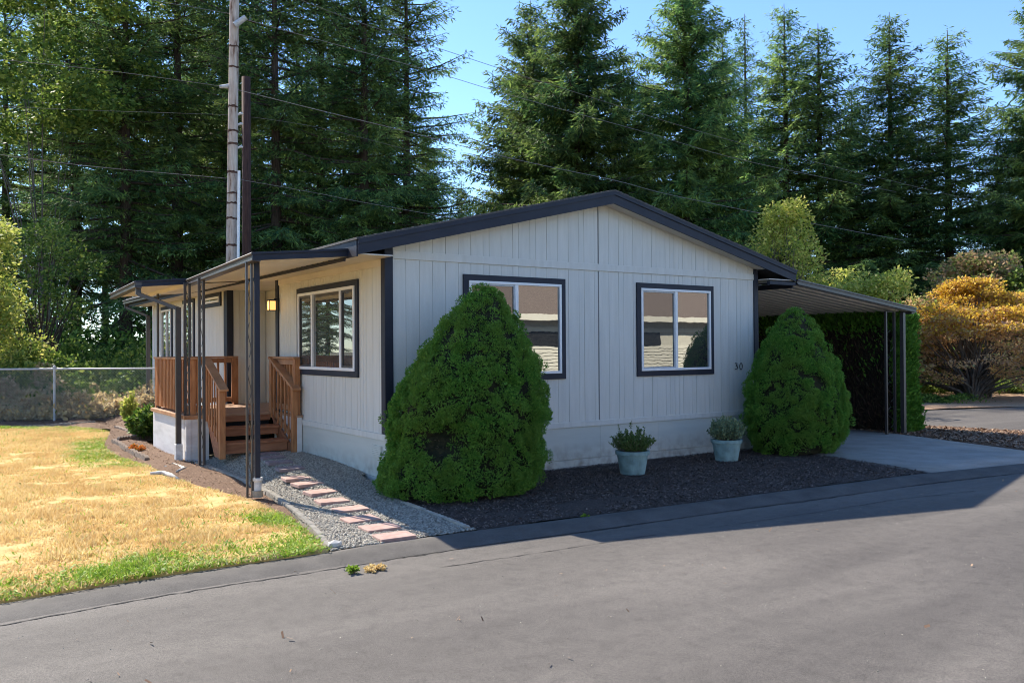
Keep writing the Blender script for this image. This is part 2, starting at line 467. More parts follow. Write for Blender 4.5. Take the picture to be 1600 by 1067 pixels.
M['chipbrown'] = leaf_mat('bark_chips', [(0.10, 0.055, 0.035), (0.20, 0.12, 0.075), (0.30, 0.19, 0.12), (0.42, 0.30, 0.2)], 0.0,
                          rough=0.9, obj_var=0.0)

# ------------------------------------------------------------------ object helpers


def tag(o, label=None, cat=None, group=None, kind=None):
    if label:
        o['label'] = label
    if cat:
        o['category'] = cat
    if group:
        o['group'] = group
    if kind:
        o['kind'] = kind
    return o


def empty(name, loc=(0, 0, 0), rz=0):
    o = bpy.data.objects.new(name, None)
    o.empty_display_size = 0.2
    COL.objects.link(o)
    o.location = loc
    o.rotation_euler = (0, 0, rz)
    return o


def link(name, me, mat=None, parent=None, loc=None):
    o = bpy.data.objects.new(name, me)
    COL.objects.link(o)
    if mat is not None and not me.materials:
        for q in (mat if isinstance(mat, (list, tuple)) else [mat]):
            me.materials.append(q)
    if parent is not None:
        o.parent = parent
    if loc is not None:
        o.location = loc
    return o


def copy_tree(o, parent=None):
    c = o.copy()
    COL.objects.link(c)
    if parent is not None:
        c.parent = parent
    for ch in list(o.children):
        copy_tree(ch, c)
    return c


class MB:
    """collects boxes, bars and tubes and links them as one mesh object (coordinates are the parent's)"""

    def __init__(self):
        self.v = []
        self.f = []

    def box(self, a, b):
        x0, y0, z0 = [min(a[i], b[i]) for i in range(3)]
        x1, y1, z1 = [max(a[i], b[i]) for i in range(3)]
        return self.hexa([(x0, y0, z0), (x1, y0, z0), (x1, y1, z0), (x0, y1, z0), (x0, y0, z1), (x1, y0, z1), (x1, y1, z1), (x0, y1, z1)])

    def hexa(self, p):
        n = len(self.v)
        self.v += [tuple(q) for q in p]
        for f in ((0, 3, 2, 1), (4, 5, 6, 7), (0, 1, 5, 4), (1, 2, 6, 5), (2, 3, 7, 6), (3, 0, 4, 7)):
            self.f.append(tuple(n + i for i in f))
        return self

    def bar(self, p, q, wx, wy, up=(0, 0, 1)):
        """box-section bar from p to q; wx along the side axis, wy along the up axis"""
        p = Vector(p)
        q = Vector(q)
        d = (q - p).normalized()
        upv = Vector(up)
        if abs(d.dot(upv)) > 0.98:
            upv = Vector((0, 1, 0))
        s = d.cross(upv).normalized() * wx / 2
        t = s.cross(d).normalized() * wy / 2
        c = []
        for o in (p, q):
            c += [o - s - t, o + s - t, o + s + t, o - s + t]
        n = len(self.v)
        self.v += [tuple(x) for x in c]
        for f in ((0, 3, 2, 1), (4, 5, 6, 7), (0, 1, 5, 4), (1, 2, 6, 5), (2, 3, 7, 6), (3, 0, 4, 7)):
            self.f.append(tuple(n + i for i in f))
        return self

    def tube(self, pts, rs, seg=8, cap=True):
        pts = [Vector(q) for q in pts]
        if not isinstance(rs, (list, tuple)):
            rs = [rs] * len(pts)
        n0 = len(self.v)
        prev = None
        for i, q in enumerate(pts):
            d = (pts[min(i + 1, len(pts) - 1)] - pts[max(i - 1, 0)]).normalized()
            ref = prev if prev is not None else (Vector((1, 0, 0)) if abs(d.x) < 0.9 else Vector((0, 1, 0)))
            s = (ref - d * ref.dot(d)).normalized()
            prev = s
            t = d.cross(s)
            for k in range(seg):
                a = 2 * math.pi * k / seg
                self.v.append(tuple(q + (s * math.cos(a) + t * math.sin(a)) * rs[i]))
        for i in range(len(pts) - 1):
            for k in range(seg):
                a = n0 + i * seg + k
                b = n0 + i * seg + (k + 1) % seg
                self.f.append((a, b, b + seg, a + seg))
        if cap:
            self.f.append(tuple(n0 + k for k in range(seg))[::-1])
            e = n0 + (len(pts) - 1) * seg
            self.f.append(tuple(e + k for k in range(seg)))
        return self

    def lathe(self, prof, c=(0, 0, 0), seg=24):
        n0 = len(self.v)
        for r, z in prof:
            for k in range(seg):
                a = 2 * math.pi * k / seg
                self.v.append((c[0] + r * math.cos(a), c[1] + r * math.sin(a), c[2] + z))
        for i in range(len(prof) - 1):
            for k in range(seg):
                a = n0 + i * seg + k
                b = n0 + i * seg + (k + 1) % seg
                self.f.append((a, b, b + seg, a + seg))
        return self

    def prism(self, poly, z0, z1):
        """flat polygon (xy) extruded between two heights"""
        n = len(self.v)
        k = len(poly)
        self.v += [(x, y, z0) for x, y in poly] + [(x, y, z1) for x, y in poly]
        self.f.append(tuple(n + i for i in range(k))[::-1])
        self.f.append(tuple(n + k + i for i in range(k)))
        for i in range(k):
            j = (i + 1) % k
            self.f.append((n + i, n + j, n + k + j, n + k + i))
        return self

    def build(self, name, mat, parent=None, bevel=0.0, smooth=False):
        me = bpy.data.meshes.new(name)
        me.from_pydata(self.v, [], self.f)
        me.validate()
        bm = bmesh.new()
        bm.from_mesh(me)
        bmesh.ops.recalc_face_normals(bm, faces=bm.faces)
        bm.to_mesh(me)
        bm.free()
        if smooth:
            me.polygons.foreach_set('use_smooth', [True] * len(me.polygons))
        o = link(name, me, mat, parent)
        if bevel > 0:
            bv = o.modifiers.new('bevel', 'BEVEL')
            bv.width = bevel
            bv.segments = 2
            bv.limit_method = 'ANGLE'
        return o


def np_mesh(name, verts, faces, smooth=False, matidx=None):
    """fast mesh from numpy arrays; faces is (n, k)"""
    me = bpy.data.meshes.new(name)
    nv = len(verts)
    nf, k = faces.shape
    me.vertices.add(nv)
    me.vertices.foreach_set('co', np.ascontiguousarray(verts, dtype=np.float32).ravel())
    me.loops.add(nf * k)
    me.loops.foreach_set('vertex_index', np.ascontiguousarray(faces, dtype=np.int32).ravel())
    me.polygons.add(nf)
    me.polygons.foreach_set('loop_start', np.arange(0, nf * k, k, dtype=np.int32))
    me.polygons.foreach_set('loop_total', np.full(nf, k, dtype=np.int32))
    if smooth:
        me.polygons.foreach_set('use_smooth', np.ones(nf, dtype=bool))
    if matidx is not None:
        me.polygons.foreach_set('material_index', np.ascontiguousarray(matidx, dtype=np.int32))
    me.update(calc_edges=True)
    return me


def unit(a):
    return a / np.maximum(np.linalg.norm(a, axis=-1, keepdims=True), 1e-9)


def sstep(a, b, x):
    t = np.clip((x - a) / (b - a), 0, 1)
    return t * t * (3 - 2 * t)


def in_poly(px, py, poly):
    r = np.zeros(len(px), bool)
    n = len(poly)
    for i in range(n):
        x0, y0 = poly[i]
        x1, y1 = poly[(i + 1) % n]
        c = ((y0 > py) != (y1 > py)) & (px < (x1 - x0) * (py - y0) / (y1 - y0 + 1e-12) + x0)
        r ^= c
    return r


def vnoise(x, y, s, seed=0):
    """cheap smooth 2-D value noise on numpy arrays, -1..1"""
    r = np.random.RandomState(seed)
    g = r.rand(64, 64) * 2 - 1
    x = x * s
    y = y * s
    xi = np.floor(x).astype(int)
    yi = np.floor(y).astype(int)
    fx = x - xi
    fy = y - yi
    fx = fx * fx * (3 - 2 * fx)
    fy = fy * fy * (3 - 2 * fy)
    a = g[xi % 64, yi % 64]
    b = g[(xi + 1) % 64, yi % 64]
    c = g[xi % 64, (yi + 1) % 64]
    d = g[(xi + 1) % 64, (yi + 1) % 64]
    return (a * (1 - fx) + b * fx) * (1 - fy) + (c * (1 - fx) + d * fx) * fy


# ------------------------------------------------------------------ ground
LAWN_EDGE = [(-2.0, -2.92), (-1.78, -1.4), (-1.75, -0.1), (-1.98, 1.4), (-2.1, 2.4), (-2.12, 3.6), (-2.3, 5.5), (-2.25, 7.3), (-1.6, 10.6),
             (-2.1, 12.2), (-3.5, 13.3)]
ROAD_EDGE = [(-60, -3.3), (-12, -3.05), (-4.5, -2.96), (-3.25, -2.87), (-2.0, -2.88), (-0.59, -2.93), (1.5, -3.08), (4, -3.26),
             (6.45, -3.45), (8.8, -3.8), (10.4, -4.05)]


def road_y(x):
    return np.interp(x, [p[0] for p in ROAD_EDGE], [p[1] for p in ROAD_EDGE])


def gz(x, y):
    """height of the yard: the gravel path is banked up against the left wall, beds roll a little"""
    x = np.asarray(x, float)
    y = np.asarray(y, float)
    g = 0.16 * sstep(-1.3, -0.75, x) * sstep(-1.5, 2.2, y) * (1 - sstep(0.05, 0.3, x))
    bed = 0.06 * sstep(1.0, 3.6, y) * (1 - sstep(-1.6, -1.3, x)) * sstep(-2.3, -1.7, x)
    return g + bed


def sheet(name, poly, z, mat, step=0.25, amp=0.0, sc=1.0, fn=None, kind='structure', seed=1, skirt=0.0):
    """ground patch: polygon triangulated on a grid so it can follow heights"""
    bm = bmesh.new()
    vs = [bm.verts.new((x, y, 0)) for x, y in poly]
    bm.faces.new(vs)
    xs = [p[0] for p in poly]
    ys = [p[1] for p in poly]
    for ax, lo, hi in ((0, min(xs), max(xs)), (1, min(ys), max(ys))):
        k = lo + step
        while k < hi:
            co = (k, 0, 0) if ax == 0 else (0, k, 0)
            no = (1, 0, 0) if ax == 0 else (0, 1, 0)
            bmesh.ops.bisect_plane(bm, geom=bm.verts[:] + bm.edges[:] + bm.faces[:], plane_co=co, plane_no=no, dist=1e-5)
            k += step
    bm.verts.ensure_lookup_table()
    X = np.array([v.co.x for v in bm.verts])
    Y = np.array([v.co.y for v in bm.verts])
    Z = np.full(len(X), float(z))
    if fn:
        Z = Z + fn(X, Y)
    if amp:
        Z = Z + amp * vnoise(X, Y, sc, seed) + amp * 0.5 * vnoise(X, Y, sc * 2.3, seed + 1)
    for v, q in zip(bm.verts, Z):
        v.co.z = q
    if skirt:
        be = [e for e in bm.edges if e.is_boundary]
        r = bmesh.ops.extrude_edge_only(bm, edges=be)
        for g in r['geom']:
            if isinstance(g, bmesh.types.BMVert):
                g.co.z -= skirt
    bmesh.ops.recalc_face_normals(bm, faces=bm.faces)
    for f in bm.faces:
        f.smooth = True
        if f.normal.z < -0.1:
            f.normal_flip()
    me = bpy.data.meshes.new(name)
    bm.to_mesh(me)
    bm.free()
    o = link(name, me, mat)
    tag(o, kind=kind)
    return o


mb = MB()
mb.v = [(-500, -500, -0.09), (500, -500, -0.09), (500, 500, -0.09), (-500, 500, -0.09)]
mb.f = [(0, 1, 2, 3)]
tag(mb.build('ground', M['forestfloor']), kind='structure')

# road: main carriageway with a rolled edge, and the side street at the right
road_poly = [(x, y - 0.42) for x, y in ROAD_EDGE] + [(12.5, -4.4), (14.8, -4.0), (15.2, -3.0), (60, -3.0), (60, -12.6), (-60, -12.6)]
sheet('road', road_poly, -0.035, M['asphalt'], step=3)
# rolled asphalt kerb strip: cross-section swept along the road edge
mb = MB()
prof = [(0.03, -0.05), (0.0, 0.0), (-0.12, 0.016), (-0.28, 0.004), (-0.44, -0.026), (-0.47, -0.031)]
xs = np.arange(-30, 10.45, 0.35)
for x in xs:
    y = float(road_y(x))
    wob = 0.02 * math.sin(x * 1.7) + 0.012 * math.sin(x * 4.1)
    hk = float(sstep(-2.2, -1.6, x))
    for dy, dz in prof:
        hz = dz * (0.45 + 0.75 * hk) if dz > 0 else dz
        mb.v.append((x, y + dy * (1 + wob * 3) + (wob if dy < -0.4 else 0), hz - 0.012 * (1 - hk)))
for i in range(len(xs) - 1):
    for k in range(len(prof) - 1):
        a = i * len(prof) + k
        mb.f.append((a, a + 1, a + 1 + len(prof), a + len(prof)))
tag(mb.build('road_edge_kerb', M['asphalt2'], smooth=True), kind='structure')
side_poly = [(13.45, 2.0), (13.75, 0.3), (14.2, -1.5), (14.8, -3.2), (15.2, -3.9), (60, -3.9), (60, 0.2), (30, 1.0), (21.8, 2.1), (19.6, 2.7),
             (17.8, 3.3), (16.2, 4.8), (15.4, 8), (15.2, 30), (13.3, 30), (13.4, 8)]
sheet('side_street', side_poly, -0.028, M['asphalt'], step=3)
# litter covered ground beyond and beside the side street
sheet('needle_ground', [(15.3, 30), (15.5, 8), (16.3, 4.9), (17.9, 3.4), (19.7, 2.8), (21.9, 2.2), (30, 1.1), (60, 0.3), (60, 30)], -0.02, M['duff'],
      step=1.0, amp=0.03, sc=0.8)
sheet('verge', [(10.4, -4.05), (12.5, -4.4), (14.75, -3.9), (14.7, -3.1), (14.1, -1.45), (13.65, 0.3), (13.35, 2.0), (13.3, 12), (11.62, 12),
                (11.62, 0.4), (11.3, -0.6), (10.5, -3.1)], -0.022, M['soil'], step=0.4, amp=0.02, sc=1.1)
drive_poly = [(7.62, 9), (7.45, -0.4), (7.28, -1.65), (6.86, -3.5), (8.8, -3.82), (10.3, -4.02), (10.45, -3.1), (11.28, -0.6), (11.58, 0.4), (11.6, 9)]
sheet('driveway', drive_poly, 0.0, M['concrete'], step=1.0, skirt=0.06)
mulch_poly = [(-0.42, -2.90), (1.5, -3.06), (4, -3.24), (6.4, -3.43), (6.80, -3.46), (7.24, -1.65), (7.41, -0.4), (7.58, 0.6), (0.02, 0.6), (-0.1, 0.5),
              (-0.15, 0.1), (-0.36, -0.9)]
sheet('mulch_bed', mulch_poly, -0.008, M['mulch'], step=0.12, amp=0.016, sc=1.6, seed=4)
gravel_poly = [(-1.97, -2.9), (-0.45, -2.9), (-0.38, -0.9), (-0.17, 0.1), (-0.12, 0.5), (0.02, 0.7), (0.02, 4.3), (-1.46, 4.3), (-1.42, 3.2), (-1.35, 2.0), (-1.36, 1.0),
               (-1.45, 0.2), (-1.6, -0.9), (-1.78, -2.0)]
gravel_o = sheet('gravel_path', gravel_poly, 0.0, M['gravelbase'], step=0.1, fn=gz, amp=0.01, sc=3, kind='structure')
soil_poly = [(-1.97, -2.85), (-1.8, -2.0), (-1.62, -0.9), (-1.47, 0.2), (-1.38, 1.0), (-1.37, 2.0), (-1.44, 3.2), (-1.48, 4.3), (-1.4, 8), (0.3, 8), (0.3, 15.5),
             (-1.6, 17.2), (-9, 22.3), (-14, 20), (-3.5, 13.2), (-2.1, 12.1), (-1.6, 10.5), (-2.25, 7.3), (-2.3, 5.5), (-2.12, 3.6), (-2.1, 2.4),
             (-1.98, 1.4), (-1.75, -0.1), (-1.78, -1.4)]
sheet('planting_bed', soil_poly, -0.012, M['soil'], step=0.16, fn=gz, amp=0.02, sc=1.5, seed=9)
lawn_poly = [(x, y) for x, y in LAWN_EDGE] + [(-14, 20), (-30, 31), (-30, -3.1), (-12, -3.0), (-4.5, -2.92), (-3.25, -2.83)]
sheet('lawn', lawn_poly, 0.012, M['turf'], step=0.5, amp=0.015, sc=0.9, skirt=0.07)


def scatter_tris(name, poly, n, size, mat, seed, z0=0.0, fn=None, tall=False, dens=None, kind='stuff', wid=0.007, lean=0.5, label=None):
    """grass blades (tall) or chips lying flat, thrown over a polygon"""
    r = np.random.RandomState(seed)
    xs = [p[0] for p in poly]
    ys = [p[1] for p in poly]
    X = r.uniform(min(xs), max(xs), n)
    Y = r.uniform(min(ys), max(ys), n)
    k = in_poly(X, Y, poly)
    if dens is not None:
        k &= r.rand(n) < dens(X, Y)
    X, Y = X[k], Y[k]
    n = len(X)
    Z = np.full(n, z0) + (fn(X, Y) if fn else 0)
    a = r.uniform(0, 2 * np.pi, n)
    if tall:
        h = size * r.uniform(0.5, 1.25, n)
        if callable(tall):
            h = h * tall(X, Y)
        l = r.normal(0, lean, (n, 2)) * h[:, None]
        wv = np.stack([np.cos(a), np.sin(a)], 1) * wid * r.uniform(0.7, 1.4, (n, 1))
        V = np.empty((n, 3, 3))
        V[:, 0] = np.stack([X - wv[:, 0], Y - wv[:, 1], Z - 0.005], 1)
        V[:, 1] = np.stack([X + wv[:, 0], Y + wv[:, 1], Z - 0.005], 1)
        V[:, 2] = np.stack([X + l[:, 0], Y + l[:, 1], Z + h], 1)
        F = np.arange(n * 3).reshape(n, 3)
    else:
        L = size * r.uniform(0.5, 1.6, n)
        W = L * r.uniform(0.2, 0.5, n)
        d = np.stack([np.cos(a), np.sin(a), r.normal(0, 0.35, n)], 1)
        s = np.stack([-np.sin(a), np.cos(a), r.normal(0, 0.35, n)], 1)
        c = np.stack([X, Y, Z + L * 0.2], 1)
        V = np.empty((n, 4, 3))
        V[:, 0] = c - d * L[:, None] / 2 - s * W[:, None] / 2
        V[:, 1] = c + d * L[:, None] / 2 - s * W[:, None] / 3
        V[:, 2] = c + d * L[:, None] / 2 + s * W[:, None] / 2
        V[:, 3] = c - d * L[:, None] / 2 + s * W[:, None] / 3
        F = np.arange(n * 4).reshape(n, 4)
    o = link(name, np_mesh(name, V.reshape(-1, 3), F), mat)
    tag(o, kind=kind, label=label)
    return o


OCT_V = np.array([(1, 0, 0), (-1, 0, 0), (0, 1, 0), (0, -1, 0), (0, 0, 1), (0, 0, -1)], float)
OCT_F = np.array([(0, 2, 4), (2, 1, 4), (1, 3, 4), (3, 0, 4), (2, 0, 5), (1, 2, 5), (3, 1, 5), (0, 3, 5)])


def base_pebble():
    bm = bmesh.new()
    bmesh.ops.create_icosphere(bm, subdivisions=1, radius=1)
    v = np.array([q.co[:] for q in bm.verts])
    f = np.array([[q.index for q in p.verts] for p in bm.faces])
    bm.free()
    return v, f


PEB_V, PEB_F = base_pebble()


def pebbles(name, poly, n, size, mat, seed, fn=None, label=None):
    r = np.random.RandomState(seed)
    xs = [p[0] for p in poly]
    ys = [p[1] for p in poly]
    X = r.uniform(min(xs), max(xs), n)
    Y = r.uniform(min(ys), max(ys), n)
    k = in_poly(X, Y, poly)
    X, Y = X[k], Y[k]
    n = len(X)
    Z = fn(X, Y) if fn else np.zeros(n)
    s = size * r.uniform(0.5, 1.35, (n, 3)) * np.array([1, 1, 0.65])
    a = r.uniform(0, 2 * np.pi, n)
    V = PEB_V[None] * s[:, None, :] * r.uniform(0.8, 1.2, (n, len(PEB_V), 1))
    c, sn = np.cos(a)[:, None], np.sin(a)[:, None]
    t = r.normal(0, 0.4, n)[:, None]
    x = V[:, :, 0] * c - V[:, :, 1] * sn
    y = V[:, :, 0] * sn + V[:, :, 1] * c
    z = V[:, :, 2] + x * t
    V = np.stack([x + X[:, None], y + Y[:, None], z + Z[:, None] + size * 0.3], 2)
    F = (PEB_F[None] + (np.arange(n) * len(PEB_V))[:, None, None]).reshape(-1, 3)
    o = link(name, np_mesh(name, V.reshape(-1, 3), F, smooth=True), mat)
    tag(o, kind='stuff', label=label)
    return o


pebbles('gravel', gravel_poly, 42000, 0.016, M['pebble'], 3, fn=gz, label='pale grey pea gravel of the path')
scatter_tris('mulch_chips', mulch_poly, 90000, 0.020, M['chip'], 5, z0=0.0)
scatter_tris('bark_chips', soil_poly, 140000, 0.022, M['chipbrown'], 6, z0=-0.005, fn=gz)
scatter_tris('verge_chips', [(10.5, -4.0), (14.7, -3.9), (14.1, -1.45), (13.65, 0.3), (13.35, 2), (11.62, 2), (11.3, -0.6)], 20000, 0.05, M['chipbrown'], 8, z0=-0.01)


def edge_d(X, Y):
    """metres from the road edge into the lawn"""
    return Y - road_y(X)


LE = np.array(LAWN_EDGE)


def bed_d(X, Y):
    return np.interp(Y, LE[:, 1], LE[:, 0]) - X


def dens_green(X, Y):
    e = edge_d(X, Y)
    b = bed_d(X, Y)
    nz = vnoise(X, Y, 1.1, 21) + 0.5 * vnoise(X, Y, 3.1, 22)
    g1 = (1 - sstep(0.20, 0.80, e + 0.45 * nz)) * (0.45 + 0.5 * sstep(-0.5, 0.3, vnoise(X, Y, 2.2, 33)))
    g2 = (1 - sstep(0.1, 0.55, b + 0.2 * nz)) * (1 - sstep(-1.6, -0.4, Y))
    g3 = 0.5 * (1 - sstep(0.25, 0.95, b + 0.25 * nz)) * sstep(3.4, 4.4, Y) * (1 - sstep(8.0, 9.5, Y))
    g4 = 0.5 * sstep(10.2, 11.4, Y) * (1 - sstep(0.3, 1.3, b + 0.4 * nz))
    g5 = 0.16 * (1 - sstep(0.3, 1.4, e + 0.6 * nz)) + 0.02
    return np.clip(np.maximum.reduce([g1, g2, g3, g4, g5]), 0, 1)


near_lawn = [(-2.0, -2.93), (-1.78, -1.4), (-1.75, -0.1), (-1.98, 1.4), (-2.1, 2.4), (-2.12, 3.6), (-2.3, 5.5), (-2.25, 7.3), (-1.6, 10.6), (-2.1, 12.2), (-3.5, 13.3),
             (-9, 17), (-9, -3.05), (-4.5, -2.98), (-3.25, -2.89)]
scatter_tris('dry_grass', near_lawn, 620000, 0.042, M['drygrass'], 11, z0=0.012, tall=lambda X, Y: np.clip(0.7 + 0.6 * vnoise(X, Y, 2.3, 5) + 0.55 * vnoise(X, Y, 7.0, 6), 0.15, 2),
             dens=lambda X, Y: (1 - 0.85 * dens_green(X, Y)) * np.where(X < -6.0, 0.25, 1.0), wid=0.0065, lean=0.55,
             label='sun bleached dry grass of the lawn')
scatter_tris('green_grass', near_lawn, 420000, 0.052, M['greengrass'], 12, z0=0.012, tall=lambda X, Y: 0.75 + 0.6 * vnoise(X, Y, 4, 7),
             dens=lambda X, Y: dens_green(X, Y) * np.where(X < -6.0, 0.3, 1.0), wid=0.008, lean=0.9, label='green grass along the road edge and bed')

# clover-like weeds mixed into the green edge, grit on the road, a dark soil lip under the turf
scatter_tris('lawn_weeds', near_lawn, 200000, 0.030, M['greengrass'], 14, z0=0.035, dens=lambda X, Y: dens_green(X, Y) * np.where(X < -6, 0.2, 0.8),
             label='low broad leaved weeds in the green lawn edge')
road_near = [(-6, -3.5), (10, -4.6), (10, -11), (-6, -9.5)]
pebbles('road_grit', road_near, 900, 0.005, M['pebble'], 15, fn=lambda X, Y: np.full(len(X), -0.036), label='loose grit on the asphalt')
scatter_tris('fallen_litter', [(-6, -3.0), (12, -4.0), (12, -7), (-6, -8)], 160, 0.03, M['chipbrown'], 16, z0=-0.028, label='scattered dry leaf bits on the asphalt')
M['crack'] = noise_mat('tar_crack', [(0.3, (0.02, 0.019, 0.018)), (0.7, (0.045, 0.042, 0.04))], rough=0.9, bump=0)


def crack(pts, wd, seed, z=-0.0315):
    r = random.Random(seed)
    m = MB()
    L = []
    for i in range(len(pts) - 1):
        a, b = Vector(pts[i]), Vector(pts[i + 1])
        n = max(2, int((b - a).length / 0.06))
        for k in range(n):
            q = a.lerp(b, k / n)
            L.append((q.x + r.gauss(0, 0.007), q.y + r.gauss(0, 0.007)))
    for i, (x, y) in enumerate(L):
        hw = wd * r.uniform(0.15, 1.0) / 2
        m.v += [(x, y - hw, z), (x, y + hw, z)]
    for i in range(len(L) - 1):
        m.f.append((2 * i, 2 * i + 2, 2 * i + 3, 2 * i + 1))
    o = m.build('road_crack', M['crack'])
    tag(o, kind='structure')


crack([(x, float(road_y(x)) - 0.485 - 0.02 * math.sin(x * 2.1)) for x in np.arange(-7, 10.2, 0.5)], 0.028, 1)
crack([(-2.0, -2.95), (-2.06, -3.1), (-2.0, -3.25), (-2.1, -3.42), (-2.12, -3.5)], 0.02, 2, z=0.006)
crack([(1.6, -4.1), (3.1, -4.22), (4.6, -4.3), (6.0, -4.55)], 0.014, 3)
crack([(-1.4, -3.86), (0.4, -3.98), (1.0, -4.0)], 0.016, 4)

# ------------------------------------------------------------------ the house
RIDGE_X, RIDGE_Z = 3.70, 4.20
SL_L, SL_R = 0.240, 0.236
HW, HL = 7.30, 13.95


def roof_z(x):
    return RIDGE_Z - (RIDGE_X - x) * SL_L if x < RIDGE_X else RIDGE_Z - (x - RIDGE_X) * SL_R


M['seam'] = noise_mat('seam_shadow_gap', [(0.3, (0.16, 0.155, 0.15)), (0.7, (0.2, 0.195, 0.19))], rough=0.8, bump=0)
house = empty('manufactured_home')
tag(house, 'single storey grey manufactured home with navy trim and low gable roof', 'house')
BW = 0.203


def boards_front():
    """vertical grooved siding of the gable end, cut to the roof slope"""
    m = MB()
    g = 0.0025
    m.box((0.0, 0.014, 0.0), (HW, 0.06, 2.99))
    m.hexa([(0, 0.014, 2.99), (HW, 0.014, 2.99), (HW, 0.06, 2.99), (0, 0.06, 2.99),
            (0, 0.014, roof_z(0) - 0.17), (HW, 0.014, roof_z(HW) - 0.17), (HW, 0.06, roof_z(HW) - 0.17), (0, 0.06, roof_z(0) - 0.17)])
    m.v += [(0, 0.014, roof_z(0) - 0.171), (HW, 0.014, roof_z(HW) - 0.171), (RIDGE_X, 0.014, RIDGE_Z - 0.17)]
    n = len(m.v)
    m.f.append((n - 3, n - 2, n - 1))
    x = 0.09
    i = 0
    r = random.Random(3)
    while x < HW - 0.08:
        wd = BW if r.random() < 0.7 else BW * 0.5
        x1 = min(x + wd, HW - 0.075)
        if x < 3.62 < x1:
            x1 = 3.614
        a, b = x + g, x1 - g
        if b - a > 0.02:
            d = 0.0015 * (i % 2)
            m.box((a, d, 0.68), (b, 0.014, 2.985))
            za, zb = roof_z(a) - 0.165, roof_z(b) - 0.165
            if a < RIDGE_X < b:
                za = zb = min(za, zb)
            m.hexa([(a, d, 3.09), (b, d, 3.09), (b, 0.014, 3.09), (a, 0.014, 3.09), (a, d, za), (b, d, zb), (b, 0.014, zb), (a, 0.014, za)])
        x = x1 if x1 != 3.614 else 3.632
        i += 1
    return m.build('siding', M['siding'], house)


boards_front()


def boards_side(y0, y1, x, z0, z1, name='siding', face=-1):
    m = MB()
    m.box((x + 0.014, y0, 0.0), (x + 0.07, y1, z1))
    y = y0
    r = random.Random(int(y0 * 10))
    while y < y1 - 0.02:
        wd = 0.102 if r.random() < 0.5 else BW
        b = min(y + wd, y1)
        m.box((x, y + 0.0025, z0), (x + 0.014, b - 0.0025, z1))
        y = b
    return m.build(name, M['siding'], house)


ALC0, ALC1, ALCD = 4.20, 7.12, 0.78
boards_side(0.10, ALC0, 0.0, 0.68, 2.99)
boards_side(ALC1, HL, 0.0, 0.68, 2.99)
# recessed entry: far cheek, back wall and near cheek
m = MB()
m.box((0.09, ALC1 - 0.012, 0.5), (ALCD + 0.05, ALC1 + 0.05, 2.99))
x = 0.10
while x < ALCD:
    m.box((x + 0.004, ALC1 - 0.026, 0.68), (min(x + 0.13, ALCD) - 0.004, ALC1 - 0.012, 2.99))
    x += 0.13
m.build('entry_cheek_wall', M['siding'], house)
m = MB()
m.box((ALCD, ALC0 - 0.05, 0.5), (ALCD + 0.06, ALC1, 2.99))
y = ALC0
while y < ALC1 - 0.05:
    m.box((ALCD - 0.012, y + 0.004, 0.68), (ALCD, min(y + 0.2, ALC1 - 0.03) - 0.004, 2.99))
    y += 0.2
m.build('entry_back_wall', M['siding'], house)
m = MB()
m.box((0.02, ALC0 - 0.06, 0.5), (ALCD + 0.05, ALC0 - 0.004, 2.99))
m.build('entry_cheek_wall', M['siding'], house)
# walls that only other views see
m = MB()
m.box((HW - 0.06, 0.06, 0), (HW, HL, 3.0))
m.box((0.07, HL - 0.06, 0), (HW - 0.06, HL, 3.0))
m.v += [(0.07, HL - 0.06, 3.0), (HW - 0.06, HL - 0.06, 3.0), (RIDGE_X, HL - 0.06, RIDGE_Z - 0.2)]
n = len(m.v)
m.f.append((n - 3, n - 2, n - 1))
m.build('rear_wall', M['siding'], house)
# belt, bands, frieze
m = MB()
m.box((0.10, -0.020, 2.985), (HW - 0.085, 0.014, 3.09))
m.build('belt_board', M['siding'], house, bevel=0.003)
m = MB()
m.box((-0.012, -0.022, 0.60), (HW + 0.01, 0.012, 0.682))
m.box((-0.022, 0.012, 0.60), (0.012, ALC0, 0.682))
m.box((-0.022, ALC1, 0.60), (0.012, HL, 0.682))
m.build('band_board', M['siding'], house, bevel=0.003)
m = MB()
m.box((-0.018, 0.10, 2.89), (0.012, ALC0 - 0.1, 2.992))
m.build('frieze_board', M['soffit'], house, bevel=0.003)
# skirting
m = MB()
m.box((0.004, -0.004, 0.12), (HW - 0.004, 0.012, 0.598))
m.box((-0.004, 0.0121, 0.10), (0.012, ALC0, 0.598))
m.box((-0.004, ALC1, -0.05), (0.012, HL, 0.598))
m.box((-0.006, -0.014, -0.06), (HW + 0.004, 0.010, 0.114))
m.box((-0.014, 0.0101, -0.06), (0.010, ALC0, 0.094))
for x in (1.22, 2.44, 3.66, 4.88, 6.1):
    m.box((x - 0.02, -0.0075, 0.12), (x + 0.02, -0.0041, 0.598))
m.build('skirting', M['skirt'], house)
m = MB()
m.box((-0.02, 0.12, 0.36), (-0.005, 0.42, 0.52))
for k in range(6):
    m.box((-0.027, 0.14, 0.375 + k * 0.024), (-0.018, 0.40, 0.387 + k * 0.024))
m.build('crawl_vent', M['skirt'], house)
